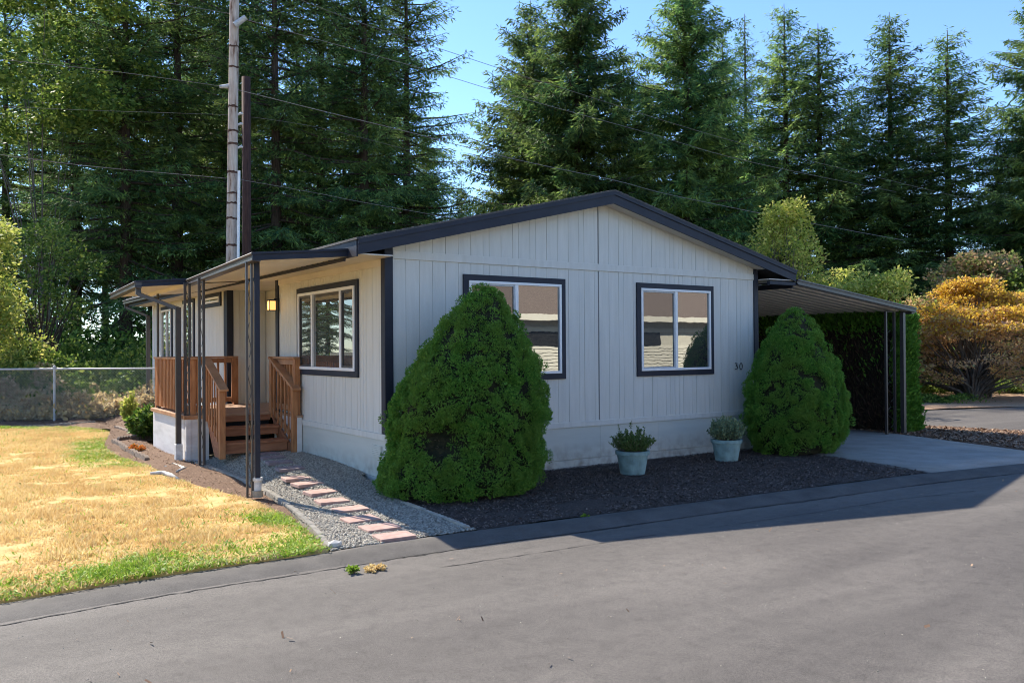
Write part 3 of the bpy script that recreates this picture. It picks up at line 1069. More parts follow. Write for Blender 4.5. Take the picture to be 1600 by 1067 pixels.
# corner boards
m = MB()
m.box((-0.028, -0.026, 0.684), (0.092, -0.001, roof_z(0) - 0.17))
m.box((-0.028, -0.001, 0.684), (-0.001, 0.095, 2.99))
m.build('corner_board', M['navy'], house, bevel=0.003)
m = MB()
m.box((HW - 0.08, -0.026, 0.684), (HW + 0.028, -0.001, roof_z(HW) - 0.17))
m.box((HW + 0.001, -0.001, 0.684), (HW + 0.028, 0.09, 3.0))
m.build('corner_board', M['navy'], house, bevel=0.003)
m = MB()
m.box((-0.028, ALC0 - 0.10, 0.684), (-0.001, ALC0, 2.99))
m.box((-0.028, ALC0 + 0.0005, 0.684), (0.06, ALC0 + 0.022, 2.99))
m.build('corner_board', M['navy'], house, bevel=0.003)
m = MB()
m.box((-0.028, ALC1 - 0.04, 0.684), (0.098, ALC1 - 0.013, 2.99))
m.box((-0.028, ALC1 - 0.013, 0.684), (-0.001, ALC1 + 0.20, 2.99))
m.build('corner_board', M['navy'], house, bevel=0.003)
m = MB()
m.box((-0.02, HL - 0.09, 0.684), (-0.001, HL + 0.02, 2.99))
m.build('corner_board', M['white'], house, bevel=0.003)
# gable seam: groove shade painted as a darker strip in the board gap
m = MB()
m.box((3.617, 0.002, 3.10), (3.629, 0.0139, RIDGE_Z - 0.2))
m.box((3.617, 0.002, 0.69), (3.629, 0.0139, 2.98))
m.build('seam_shade_strip', M['seam'], house)

# roof
Y0, Y1 = -0.30, 14.6
XL, XR = -0.52, 8.04
roof = None
m = MB()


def slab(m, xa, xb, top, thick, y0, y1):
    za, zb = roof_z(xa) + top, roof_z(xb) + top
    m.hexa([(xa, y0, za - thick), (xb, y0, zb - thick), (xb, y1, zb - thick), (xa, y1, za - thick), (xa, y0, za), (xb, y0, zb), (xb, y1, zb), (xa, y1, za)])


slab(m, XL, RIDGE_X, -0.02, 0.12, Y0 + 0.03, Y1)
slab(m, RIDGE_X, XR, -0.02, 0.12, Y0 + 0.03, Y1)
roof = m.build('roof', M['shingle'], house)
m = MB()
# courses of shingles, each a few mm over the next
for s, (xa, xb) in ((0, (XL - 0.03, RIDGE_X)), (1, (RIDGE_X, XR + 0.03))):
    k = 0
    n = 32
    for i in range(n):
        a = xa + (xb - xa) * i / n
        b = xa + (xb - xa) * (i + 1) / n
        lo, hi = (0.010, 0.002) if s == 0 else (0.002, 0.010)
        za, zb = roof_z(a), roof_z(b)
        m.hexa([(a, Y0 - 0.02, za - 0.018), (b, Y0 - 0.02, zb - 0.018), (b, Y1 + 0.02, zb - 0.018), (a, Y1 + 0.02, za - 0.018),
                (a, Y0 - 0.02, za + lo), (b, Y0 - 0.02, zb + hi), (b, Y1 + 0.02, zb + hi), (a, Y1 + 0.02, za + lo)])
m.build('shingles', M['shingle'], roof)
m = MB()
for xa, xb in ((XL, RIDGE_X), (RIDGE_X, XR)):
    slab(m, xa, xb, -0.022, 0.185, Y0, Y0 + 0.028)
    slab(m, xa, xb, -0.020, 0.055, Y0 - 0.018, Y0 - 0.001)
m.build('rake_board', M['navy'], house)
m = MB()
slab(m, 0.0, RIDGE_X, -0.16, 0.02, Y0 + 0.03, 0.0)
slab(m, RIDGE_X, HW, -0.16, 0.02, Y0 + 0.03, 0.0)
m.box((XL + 0.02, Y0 + 0.03, 2.985), (-0.03, Y1, 3.0))
m.box((-0.03, ALC0 + 0.03, 2.993), (ALCD, ALC1 - 0.03, 3.005))
m.box((HW + 0.03, Y0 + 0.03, 2.985), (XR - 0.02, Y1, 3.0))
m.build('soffit', M['soffit'], house)
for xf in (XL, XR):
    m = MB()
    m.box((xf - 0.012, Y0 + 0.03, 2.96), (xf + 0.012, Y1, roof_z(xf) - 0.02))
    m.build('fascia', M['navy'], house)
# eave gutter at the far end with its downspout


def gutter_profile(m, x, z, y0, y1, side=-1, h=0.105, d=0.105, xe=None):
    """two-lipped gutter, swept along y; its back sits at x"""
    pr = [(0, h), (-d, h), (-d * 1.12, h * 0.86), (-d * 1.05, h * 0.72), (-d * 0.80, h * 0.62), (-d * 0.78, h * 0.40), (-d * 0.98, h * 0.28),
          (-d * 0.98, h * 0.10), (-d * 0.8, 0), (0, 0)]
    n0 = len(m.v)
    for y, xx in ((y0, x), (y1, x if xe is None else xe)):
        for a, b in pr:
            m.v.append((xx + (a if side < 0 else -a), y, z + b))
    k = len(pr)
    for i in range(k):
        j = (i + 1) % k
        m.f.append((n0 + i, n0 + j, n0 + k + j, n0 + k + i))
    m.f.append(tuple(n0 + i for i in range(k)))
    m.f.append(tuple(n0 + k + i for i in range(k))[::-1])


m = MB()
gutter_profile(m, XL - 0.013, 3.03, 7.3, Y1)
m.build('gutter', M['metal'], house)
m = MB()
m.bar((-0.57, 14.45, 3.03), (-0.57, 14.45, 2.93), 0.08, 0.06)
m.bar((-0.57, 14.45, 2.95), (-0.09, 14.15, 2.72), 0.08, 0.06)
m.bar((-0.09, 14.15, 2.74), (-0.09, 14.15, 0.0), 0.10, 0.08)
m.build('downspout', M['metal'], house)


def window_front(x0, x1, z0, z1, split, name='window'):
    """sliding window of the gable end: dark casing, white frame, two sashes"""
    e = empty(name)
    e.parent = house
    t = 0.085
    m = MB()
    m.box((x0, -0.030, z1 - t), (x1, -0.0005, z1))
    m.box((x0, -0.030, z0), (x1, -0.0005, z0 + t))
    m.box((x0, -0.030, z0 + t), (x0 + t, -0.0005, z1 - t))
    m.box((x1 - t, -0.030, z0 + t), (x1, -0.0005, z1 - t))
    m.build('casing', M['navy'], e, bevel=0.003)
    a, b, c, d = x0 + t, x1 - t, z0 + t, z1 - t
    f = 0.038
    m = MB()
    m.box((a, -0.044, d - f), (b, -0.002, d))
    m.box((a, -0.044, c), (b, -0.002, c + f))
    m.box((a, -0.044, c + f), (a + f, -0.002, d - f))
    m.box((b - f, -0.044, c + f), (b, -0.002, d - f))
    m.box((split - 0.028, -0.040, c + f), (split + 0.028, -0.003, d - f))
    m.build('frame', M['white'], e, bevel=0.004)
    s = 0.024
    m = MB()
    for q0, q1, dy in ((a + f, split - 0.028, 0.0), ):
        m.box((q0, -0.030, d - f - s), (q1, -0.006, d - f))
        m.box((q0, -0.030, c + f), (q1, -0.006, c + f + s))
        m.box((q0, -0.030, c + f + s), (q0 + s * 0.6, -0.006, d - f - s))
        m.box((q1 - s, -0.030, c + f + s), (q1, -0.006, d - f - s))
    m.build('sash', M['galv'], e)
    m = MB()
    m.box((a + f, -0.012, c + f), (split - 0.02, -0.004, d - f))
    m.build('pane', M['glass_screen'], e)
    m = MB()
    m.box((split + 0.02, -0.016, c + f), (b - f, -0.004, d - f))
    m.build('pane', M['glass'], e)
    return e


w1 = window_front(1.17, 2.955, 1.335, 2.83, 2.06)
w2 = window_front(4.40, 6.17, 1.335, 2.835, 5.27)


def window_side(y0, y1, z0, z1, splits, casing='navy', cas=0.085, x=0.0):
    e = empty('window')
    e.parent = house
    t = cas
    m = MB()
    if t > 0:
        m.box((x - 0.030, y0, z1 - t), (x - 0.0005, y1, z1))
        m.box((x - 0.030, y0, z0), (x - 0.0005, y1, z0 + t))
        m.box((x - 0.030, y0, z0 + t), (x - 0.0005, y0 + t, z1 - t))
        m.box((x - 0.030, y1 - t, z0 + t), (x - 0.0005, y1, z1 - t))
        m.build('casing', M['navy'], e, bevel=0.003)
    a, b, c, d = y0 + t, y1 - t, z0 + t, z1 - t
    f = 0.045
    m = MB()
    m.box((x - 0.046, a, d - f), (x - 0.002, b, d))
    m.box((x - 0.046, a, c), (x - 0.002, b, c + f))
    m.box((x - 0.046, a, c + f), (x - 0.002, a + f, d - f))
    m.box((x - 0.046, b - f, c + f), (x - 0.002, b, d - f))
    for s in splits:
        m.box((x - 0.044, s - 0.03, c + f), (x - 0.003, s + 0.03, d - f))
    m.build('frame', M['white'], e, bevel=0.004)
    ed = [a + f] + list(splits) + [b - f]
    for i in range(len(ed) - 1):
        p0 = ed[i] + (0.03 if i > 0 else 0)
        p1 = ed[i + 1] - (0.03 if i < len(ed) - 2 else 0)
        if len(splits) == 2 and i != 1:
            m = MB()
            s = 0.03
            m.box((x - 0.030, p0, d - f - s), (x - 0.006, p1, d - f))
            m.box((x - 0.030, p0, c + f), (x - 0.006, p1, c + f + s))
            m.box((x - 0.030, p0, c + f + s), (x - 0.006, p0 + s, d - f - s))
            m.box((x - 0.030, p1 - s, c + f + s), (x - 0.006, p1, d - f - s))
            m.build('sash', M['metal'], e)
        m = MB()
        m.box((x - 0.014, p0, c + f), (x - 0.004, p1, d - f))
        m.build('pane', M['glass_screen' if (len(splits) == 2 and i != 1) else 'glass'], e)
    return e


window_side(0.84, 3.20, 1.405, 2.775, (1.42, 2.52))
window_side(7.55, 9.05, 2.70, 3.0 - 0.012, ())
window_side(9.65, 10.7, 1.0, 2.96, ())
window_side(11.75, 12.95, 1.35, 2.9, (12.3,))


# house number 30 in black strokes
def numeral(name, strokes, ox):
    m = MB()
    for pts in strokes:
        m.tube([(ox + a, -0.012, b) for a, b in pts], 0.0065, seg=6)
    return m.build(name, M['numeral'], house)


def arc(cx, cz, rx, rz_, a0, a1, n=10):
    return [(cx + rx * math.cos(rad(a0 + (a1 - a0) * i / n)), cz + rz_ * math.sin(rad(a0 + (a1 - a0) * i / n))) for i in range(n + 1)]


numeral('numeral_three', [[(-0.025, 1.512), (0.028, 1.512), (0.0, 1.470)] + arc(0.0, 1.437, 0.033, 0.033, 90, -130)], 6.745)
numeral('numeral_zero', [arc(0.0, 1.456, 0.034, 0.056, 0, 360, 20)], 6.87)

# ------------------------------------------------------------------ porch lamp
lamp = empty('wall_lamp', (0, 4.12, 2.55))
tag(lamp, 'lit amber glass lantern on the wall beside the porch entry', 'lamp')
m = MB()
m.box((-0.03, -0.05, -0.12), (-0.029 + 0.001, 0.05, 0.12))
m.box((-0.075, -0.02, 0.10), (-0.029, 0.02, 0.125))
m.build('back_plate', M['navy'], lamp)
m = MB()
m.box((-0.18, -0.055, -0.075), (-0.07, 0.055, 0.075))
m.build('lamp_glass', M['lampglass'], lamp)
m = MB()
for sx in (-0.18, -0.07):
    for sy in (-0.055, 0.055):
        m.bar((sx, sy, -0.085), (sx, sy, 0.085), 0.010, 0.010)
m.box((-0.19, -0.065, 0.078), (-0.06, 0.065, 0.10))
m.box((-0.19, -0.065, -0.09), (-0.06, 0.065, -0.078))
m.build('lantern_cage', M['navy'], lamp)
ld = bpy.data.lights.new('lamp_bulb', 'POINT')
ld.energy = 0.6
ld.color = (1.0, 0.62, 0.28)
ld.shadow_soft_size = 0.05
lo = bpy.data.objects.new('lamp_bulb', ld)
COL.objects.link(lo)
lo.parent = lamp
lo.location = (-0.26, 0, 0)

# ------------------------------------------------------------------ awnings


def pan_roof(m, xo, zo, xi, zi, y0, y1, rib=0.20, th=0.05, wave=0.022, xe=None):
    """corrugated sheet sloping from the inner edge to the outer edge, ribs run down the slope"""
    ys = []
    y = y0
    pat = [(0, 0), (0.10, 0), (0.125, wave), (0.175, wave)]
    while y < y1:
        for o, h in pat:
            if y + o * rib / 0.2 < y1:
                ys.append((y + o * rib / 0.2, h))
        y += rib
    ys.append((y1, 0))
    n0 = len(m.v)
    for yy, h in ys:
        xq = xo if xe is None else xo + (xe - xo) * (yy - y0) / (y1 - y0)
        m.v += [(xq, yy, zo + h), (xi, yy, zi + h), (xq, yy, zo + h + 0.006), (xi, yy, zi + h + 0.006)]
    for i in range(len(ys) - 1):
        a = n0 + i * 4
        b = a + 4
        m.f += [(a, a + 1, b + 1, b), (a + 2, b + 2, b + 3, a + 3), (a, b, b + 2, a + 2), (a + 1, a + 3, b + 3, b + 1)]


def scroll_post(name, parent, x, y, z0, z1, gap=0.085, r=0.013, axis='x', phase=0):
    """wrought iron style post: two slim uprights with S scrolls between"""
    m = MB()
    dx, dy = (gap / 2, 0) if axis == 'x' else (0, gap / 2)
    for s in (-1, 1):
        m.box((x + s * dx - r, y + s * dy - r, z0), (x + s * dx + r, y + s * dy + r, z1))
    for z in (z0 + 0.0, z1 - 0.012):
        m.box((x - dx - r * 1.2, y - dy - r * 1.2, z), (x + dx + r * 1.2, y + dy + r * 1.2, z + 0.012))
    o = m.build(name, M['metal'], parent)
    m = MB()
    z = z0 + 0.15 + phase
    while z < z1 - 0.4:
        pts = []
        for i in range(13):
            t = i / 12
            a = math.sin(t * 2 * math.pi) * (gap / 2 - r)
            pts.append((x + (a if axis == 'x' else 0), y + (a if axis == 'y' else 0), z + t * 0.42))
        m.tube(pts, 0.005, seg=5)
        z += 0.52
    m.build('scrollwork', M['metal'], o)
    return o


aw = empty('porch_awning')
tag(aw, 'long low metal awning over the gravel path and side window', 'awning')
m = MB()
pan_roof(m, -1.69, 2.905, -0.51, 2.978, 0.04, 4.75, xe=-1.37)
m.build('roof_panel', M['pan'], aw)
m = MB()
gutter_profile(m, -1.645, 2.86, 0.01, 4.49, xe=-1.33)
m.build('gutter', M['metal'], aw)
m = MB()


def fascia_x(m, xa, za, xb, zb, h, y, th=0.03):
    """sloped fascia along x with a rolled top and bottom lip"""
    for o0, o1, t in ((0.0, h, th), (h * 0.72, h * 1.0, th * 1.7), (0.0, h * 0.16, th * 1.5)):
        m.hexa([(xa, y - t, za + o0), (xb, y - t, zb + o0), (xb, y, zb + o0), (xa, y, za + o0), (xa, y - t, za + o1), (xb, y - t, zb + o1),
                (xb, y, zb + o1), (xa, y, za + o1)])
        y += 0.0005


fascia_x(m, -1.745, 2.865, -0.47, 2.985, 0.10, 0.035)
m.build('front_fascia', M['navy'], aw)
scroll_post('post', aw, -1.696, 0.30, 0.0, 2.875, gap=0.062, r=0.0125)
scroll_post('post', aw, -1.497, 3.28, 0.05, 2.9, phase=0.1, gap=0.066, r=0.018)
m = MB()
m.box((-1.640, 0.25, 0.16), (-1.580, 0.30, 2.88))
m.build('downspout', M['navy'], aw)
m = MB()
m.lathe([(0.045, 0), (0.047, 0.19), (0.060, 0.20), (0.060, 0.235), (0.0, 0.235)], (-1.607, 0.28, 0.0), 16)
m.build('drain_sleeve', M['pvc'], aw, smooth=False)
m = MB()
m.lathe([(0.0, 0), (0.062, 0), (0.07, 0.08), (0.0, 0.08)], (-1.607, 0.28, 0.0), 16)
m.build('drain_pot', M['pvcpot'], aw)
m = MB()
m.box((-0.55, 0.06, 2.925), (-0.535, 7.2, 2.965))
m.build('ledger', M['navy'], aw)

aw2 = empty('entry_awning')
tag(aw2, 'wider square awning with a crooked downspout covering the wooden porch deck', 'awning')
m = MB()
pan_roof(m, -2.16, 2.835, -0.51, 2.962, 4.52, 7.9, xe=-1.97)
m.build('roof_panel', M['pan'], aw2)
m = MB()
gutter_profile(m, -2.12, 2.80, 4.46, 7.92, xe=-1.93)
m.build('gutter', M['metal'], aw2)
m = MB()
fascia_x(m, -2.21, 2.815, -1.42, 2.885, 0.10, 4.50)
m.build('front_fascia', M['navy'], aw2)
m = MB()
m.bar((-1.45, 4.5, 2.86), (-1.45, 7.2, 2.86), 0.05, 0.07)
m.build('beam', M['pan'], aw2)
scroll_post('post', aw2, -1.50, 4.13, 0.76, 2.88, gap=0.07, r=0.018)
scroll_post('post', aw2, -1.48, 6.35, 0.76, 2.83, gap=0.075, r=0.012, axis='y')
m = MB()
m.bar((-2.14, 4.62, 2.80), (-2.14, 4.62, 2.70), 0.075, 0.055)
m.bar((-2.14, 4.62, 2.715), (-1.62, 4.22, 2.47), 0.075, 0.055)
m.bar((-1.62, 4.22, 2.49), (-1.62, 4.22, 0.28), 0.08, 0.06)
m.build('downspout', M['metal'], aw2)
m = MB()
m.box((-1.675, 4.165, -0.03), (-1.565, 4.275, 0.30))
m.build('drain_sleeve', M['pvc'], aw2, bevel=0.01)

# ------------------------------------------------------------------ porch deck with its stairs
dk = empty('porch_deck')
tag(dk, 'stained cedar porch deck with railings on a white painted skirt', 'deck')
DX0, DY0, DY1, DZ = -1.525, 4.08, 6.55, 0.755
SXL, SXR = -1.22, -0.13
m = MB()
y = DY0
while y < DY1 - 0.02:
    x1 = -0.012 if (y < ALC0 + 0.02 or y > ALC1 - 0.15) else ALCD - 0.014
    m.box((DX0 - 0.03, y + 0.003, DZ - 0.034), (x1, min(y + 0.14, DY1) - 0.003, DZ))
    y += 0.14
m.box((SXR + 0.02, 2.98, DZ - 0.034), (-0.012, DY0, DZ))
m.build('floor', M['deckfloor'], dk)
m = MB()
m.box((DX0 - 0.04, DY0 - 0.022, DZ - 0.062), (SXL + 0.05, DY0, DZ - 0.002))
m.box((DX0 - 0.045, DY0 - 0.022, DZ - 0.062), (DX0 - 0.022, DY1, DZ - 0.002))
m.build('edge_board', M['cedar2'], dk, bevel=0.004)
m = MB()
m.box((SXR + 0.03, 3.0, 0.05), (-0.016, 3.02, DZ - 0.036))
m.box((SXR + 0.03, 3.02, 0.05), (SXR + 0.05, DY0, DZ - 0.036))
m.build('side_skirt', M['deckskirt'], dk)
m = MB()
m.box((DX0, DY0, -0.05), (DX0 + 0.02, DY1, DZ - 0.062))
m.box((DX0 + 0.02, DY0, -0.05), (SXL + 0.02, DY0 + 0.02, DZ - 0.062))
m.box((SXL + 0.02, DY0, 0.0), (SXL + 0.04, DY0 + 0.02, DZ - 0.062))
m.box((DX0 - 0.012, DY0 - 0.012, -0.05), (DX0 + 0.06, DY0, DZ - 0.064))
m.box((DX0 - 0.012, DY0, -0.05), (DX0, DY0 + 0.07, DZ - 0.064))
m.box((DX0 - 0.010, DY0 + 0.07, -0.05), (DX0, DY1, 0.015))
m.build('skirt', M['deckskirt'], dk)
# stairs
st = empty('stairs')
st.parent = dk
rz0 = 0.165
rh = (DZ - rz0) / 3
ys = [3.26, 3.67, 4.08]
for i, y in enumerate(ys):
    zt = rz0 + rh * (i + 1)
    if i < 2:
        m = MB()
        m.box((SXL + 0.03, y - 0.025, zt - 0.036), (SXR - 0.03, y + 0.15, zt))
        m.box((SXL + 0.03, y + 0.156, zt - 0.036), (SXR - 0.03, y + 0.33, zt))
        m.build('tread', M['cedarx'], st, bevel=0.004)
    m = MB()
    zb = zt - 0.036 - (0.10 if i else 0.135)
    m.box((SXL + 0.04, y + 0.0, zb), (SXR - 0.04, y + 0.03, zt - 0.037))
    m.build('riser', M['cedarx'], st, bevel=0.003)
m = MB()
m.box((SXL + 0.03, DY0 - 0.03, DZ - 0.036), (SXR - 0.03, DY0 - 0.001, DZ + 0.001))
m.build('nosing', M['deckfloor'], st)
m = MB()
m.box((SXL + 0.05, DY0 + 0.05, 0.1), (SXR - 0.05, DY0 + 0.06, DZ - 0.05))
m.build('gap_shade_panel', M['black'], st)  # added black panel, stands in for the shade seen between the stair boards
for x in (SXL + 0.012, SXR - 0.012):
    m = MB()
    m.hexa([(x - 0.018, 3.24, 0.13), (x + 0.018, 3.24, 0.13), (x + 0.018, 3.6, 0.13), (x - 0.018, 3.6, 0.13),
            (x - 0.018, 3.24, 0.30), (x + 0.018, 3.24, 0.30), (x + 0.018, 4.07, 0.72), (x - 0.018, 4.07, 0.72)])
    m.build('stringer', M['cedarx'], st)


def stair_rail(x, yb, zb, yt, zt, zb_bot):
    e = empty('stair_railing')
    e.parent = dk
    m = MB()
    m.box((x - 0.045, yb - 0.045, zb_bot), (x + 0.045, yb + 0.045, zb - 0.03))
    m.build('newel_post', M['cedar'], e, bevel=0.004)
    m = MB()
    m.box((x - 0.045, yt - 0.045, DZ - 0.1), (x + 0.045, yt + 0.045, zt - 0.02))
    m.build('newel_post', M['cedar'], e, bevel=0.004)
    sl = (zt - zb) / (yt - yb)
    m = MB()
    ya, yc = yb - 0.13, yt + 0.03
    m.bar((x, ya, zb + sl * (ya - yb) + 0.0), (x, yc, zb + sl * (yc - yb)), 0.14, 0.036)
    m.build('handrail', M['cedar2'], e, bevel=0.006)
    for zz in (0.065, 0.86):
        m = MB()
        m.bar((x, yb, zb - zz), (x, yt, zt - zz), 0.036, 0.085)
        m.build('rail_board', M['cedar2'], e)
    n = 6
    for k in range(1, n):
        y = yb + (yt - yb) * k / n
        z = zb + sl * (y - yb)
        m = MB()
        m.box((x - 0.0375, y - 0.0185, z - 0.93), (x - 0.0005 - 0.018, y + 0.0185, z - 0.04))
        m.build('baluster', M['cedar'], e)
    return e


stair_rail(SXL, 3.20, 1.245, DY0, 1.66, 0.13)
stair_rail(SXR, 3.05, 1.225, DY0, 1.66, 0.13)


def flat_rail(p, q, n, side=(1, 0), posts=(True, True), z0=DZ, zt=1.665, bz=0.86):
    """level railing from p to q"""
    e = empty('railing')
    e.parent = dk
    p = Vector((*p, 0))
    q = Vector((*q, 0))
    m = MB()
    d = (q - p).normalized()
    m.bar(p + Vector((0, 0, zt)) - d * 0.04, q + Vector((0, 0, zt)) + d * 0.04, 0.14, 0.036)
    m.build('handrail', M['cedar2'], e, bevel=0.005)
    for zz in (zt - 0.065, bz):
        m = MB()
        m.bar(p + Vector((0, 0, zz)), q + Vector((0, 0, zz)), 0.036, 0.085)
        m.build('rail_board', M['cedar2'], e)
    for k in range(n):
        c = p + (q - p) * ((k + 0.5) / n)
        c += Vector((side[0], side[1], 0)) * 0.037
        m = MB()
        m.box((c.x - 0.0185, c.y - 0.0185, bz - 0.06), (c.x + 0.0185, c.y + 0.0185, zt - 0.02))
        m.build('baluster', M['cedar'], e)
    for c, use in ((p, posts[0]), (q, posts[1])):
        if use:
            m = MB()
            m.box((c.x - 0.044, c.y - 0.044, z0 - 0.05), (c.x + 0.044, c.y + 0.044, zt - 0.02))
            m.build('post', M['cedar'], e, bevel=0.004)
    return e


flat_rail((-1.46, 4.22), (-1.46, 6.46), 21, side=(-1, 0), posts=(False, True))
flat_rail((-1.42, 4.15), (-1.27, 4.15), 1, side=(0, -1), posts=(True, False))
flat_rail((-1.40, 6.46), (-0.05, 6.46), 10, side=(0, -1), posts=(False, True))
flat_rail((-0.075, 4.0), (-0.075, 3.08), 7, side=(0.6, 0), posts=(False, True))

# ------------------------------------------------------------------ carport
cp = empty('carport')
tag(cp, 'open carport with a ribbed metal roof and scrollwork post beside the driveway', 'carport')
CX0, CZ0, CX1, CZ1 = 8.06, 2.93, 11.78, 2.50
m = MB()
pan_roof(m, CX1, CZ1, CX0, CZ0, -0.26, 9.4, rib=0.235, wave=0.045)
m.build('roof_panel', M['pan'], cp)
m = MB()
fascia_x(m, CX0 + 0.01, CZ0 - 0.01, CX1 + 0.14, CZ1 - 0.018, 0.10, -0.27)
m.build('front_fascia', M['metal'], cp)
m = MB()
gutter_profile(m, CX1 + 0.0, CZ1 - 0.045, -0.29, 9.4, side=1, h=0.10)
m.build('gutter', M['metal'], cp)
m = MB()
m.box((HW + 0.03, -0.28, 2.90), (CX0 - 0.002, -0.22, 2.958))
m.box((CX0 - 0.03, -0.22, 2.86), (CX0, 9.4, 2.955))
m.build('beam', M['navy'], cp)
o1 = scroll_post('post', cp, 11.30, -0.10, -0.02, 2.50, gap=0.30, r=0.022)
m = MB()
m.box((11.52, -0.26, 0.0), (11.60, -0.18, 2.47))
m.build('downspout', M['metal'], cp)
scroll_post('post', cp, 11.5, 4.5, -0.02, 2.47, gap=0.2, r=0.02)
scroll_post('post', cp, 11.5, 9.0, -0.02, 2.47, gap=0.2, r=0.02)


def gp(u, v, z=0.0):
    """ground point under photo pixel (u, v)"""
    d = FW + (u - 800) / FPX * RT - (v - 533.5) / FPX * UP
    t = (z - CAM_P[2]) / d.z
    return CAM_P[0] + d.x * t, CAM_P[1] + d.y * t


# ------------------------------------------------------------------ path and yard pieces
stones = [(416, 712, .13, 'nearest the bottom stair riser'), (425, 718.6, .12, 'second from the stairs, in shade'), (436, 727, .11, 'third from the stairs, in shade'), (453, 738, .08, 'last shaded one, just before the sunlight'),
          (463.4, 749.6, .06, 'first in sunlight, nearest the house'), (480.4, 758.2, .04, 'second in sunlight'), (500.7, 770, .02, 'third in sunlight'), (518.5, 782.4, .01, 'fourth in sunlight, left of the post shadow'),
          (547.4, 794.7, .005, 'crossed by the upper post shadow line'), (563, 811, .0, 'just below the long post shadow'), (593, 824, .0, 'second from the road'), (615.6, 837.5, .0, 'nearest the road')]
sx = empty
proto_me = {}
for i, (u, v, z, ds) in enumerate(stones):
    x, y = gp(u, v, z + 0.02)
    z = float(gz(x, y)) + 0.012
    hw, hh = (0.175, 0.14)
    m = MB()
    m.box((-hw, -hh, -0.02), (hw, hh, 0.022))
    dark = i < 4  # stones in shade get a darker copy of the pink paver, shade in the colour
    key = 'paver_shaded' if dark else 'paver'
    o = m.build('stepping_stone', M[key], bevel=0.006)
    o.location = (x, y, z)
    o.rotation_euler = (random.uniform(-.015, .015), random.uniform(-.015, .015), random.uniform(-0.09, 0.09) - 0.05)
    tag(o, ('shade darkened pink' if dark else 'pink') + ' rectangular paver in the gravel path, ' + ds, 'stepping stone', 'stepping stones set in the gravel')


ORD = ['first', 'second', 'third', 'fourth', 'fifth', 'sixth', 'seventh', 'eighth', 'ninth', 'tenth', 'eleventh', 'twelfth', 'thirteenth', 'fourteenth']


def edger(pts, n, mat, h, th, label, group, scal=7, name='edging_stone', z_fn=None):
    """scalloped edging pieces laid end to end along a line"""
    P = [Vector((a, b, 0)) for a, b in pts]
    L = [0]
    for i in range(len(P) - 1):
        L.append(L[-1] + (P[i + 1] - P[i]).length)

    def pt(s):
        for i in range(len(P) - 1):
            if s <= L[i + 1] or i == len(P) - 2:
                return P[i].lerp(P[i + 1], (s - L[i]) / (L[i + 1] - L[i]))
    for k in range(n):
        a, b = pt(L[-1] * (k + 0.02) / n), pt(L[-1] * (k + 0.98) / n)
        c = (a + b) / 2
        ln = (b - a).length
        bm = bmesh.new()
        prof = [(-ln / 2, -0.06)]
        for q in range(scal):
            for t in range(7):
                x = -ln / 2 + ln * (q + t / 6) / scal
                prof.append((x, h * (0.62 + 0.38 * math.sin(math.pi * t / 6))))
        prof.append((ln / 2, -0.06))
        vs = [bm.verts.new((x, -th / 2, z)) for x, z in prof]
        f = bm.faces.new(vs)
        r = bmesh.ops.extrude_face_region(bm, geom=[f])
        for g in r['geom']:
            if isinstance(g, bmesh.types.BMVert):
                g.co.y += th
        bmesh.ops.recalc_face_normals(bm, faces=bm.faces)
        me = bpy.data.meshes.new(name)
        bm.to_mesh(me)
        bm.free()
        o = link(name, me, mat)
        o.location = (c.x, c.y, float(gz(c.x, c.y)) * 0.5 + random.uniform(-0.012, 0.006))
        o.rotation_euler = (random.uniform(-.08, .08), 0, math.atan2(b.y - a.y, b.x - a.x) + random.uniform(-.03, .03))
        lab = label(k, n) if callable(label) else label
        tag(o, lab, 'edging stone', group)


edger([(-1.44, 3.9), (-1.40, 3.2), (-1.36, 2.2), (-1.34, 1.2), (-1.42, 0.2), (-1.56, -0.8), (-1.72, -1.8), (-1.93, -2.75)], 14, M['edging'], 0.032, 0.05,
      lambda k, n: 'pale scalloped edging stone between gravel path and bark bed, ' + ORD[n - 1 - k] + ' from the road', 'scalloped stones along the left side of the path')
edger([(-0.16, 0.35), (-0.30, -0.5), (-0.38, -1.2), (-0.42, -2.0), (-0.50, -2.85)], 6, M['edging'], 0.032, 0.05,
      lambda k, n: 'pale scalloped edging stone between gravel path and dark mulch, ' + ORD[n - 1 - k] + ' from the road', 'scalloped stones along the right side of the path')
pe = [gp(178, 692.5), gp(192, 701), gp(213, 713), gp(230, 721)]
edger(pe, 4, M['edgedark'], 0.085, 0.07, lambda k, n: 'brown edging stone between bark bed and green lawn corner, ' + ORD[k] + ' from the far corner', 'brown edging stones round the flower bed', scal=3)
edger([gp(184, 692), gp(210, 689), gp(236, 686)], 3, M['edgedark'], 0.10, 0.07, lambda k, n: 'brown scalloped edging stone crossing the bed, ' + ORD[n - 1 - k] + ' from the deck skirt',
      'brown scalloped stones across the bed', scal=4)
edger([gp(181, 667.6), gp(208, 678), gp(219, 685)], 3, M['edgedark'], 0.05, 0.07, lambda k, n: 'low brown edging stone along the far lawn edge, ' + ORD[k] + ' from the left', 'low edging stones beside the far lawn', scal=3)
edger([gp(30, 667), gp(90, 664), gp(150, 662)], 6, M['edging'], 0.05, 0.06, lambda k, n: 'pale low edging stone behind the lawn before the fence, ' + ORD[k] + ' from the left',
      'pale edging stones behind the lawn', scal=3)

# bleached roots lying in the bed
def root_piece(pts, r, label):
    m = MB()
    P = [Vector((*gp(a, b, 0.02), 0.035)) for a, b in pts]
    m.tube(P, [r * 0.7, r, r * 1.1, r * 0.6][:len(P)], seg=7)
    o = m.build('driftwood_root', M['driftwood'], smooth=True)
    tag(o, label, 'root')


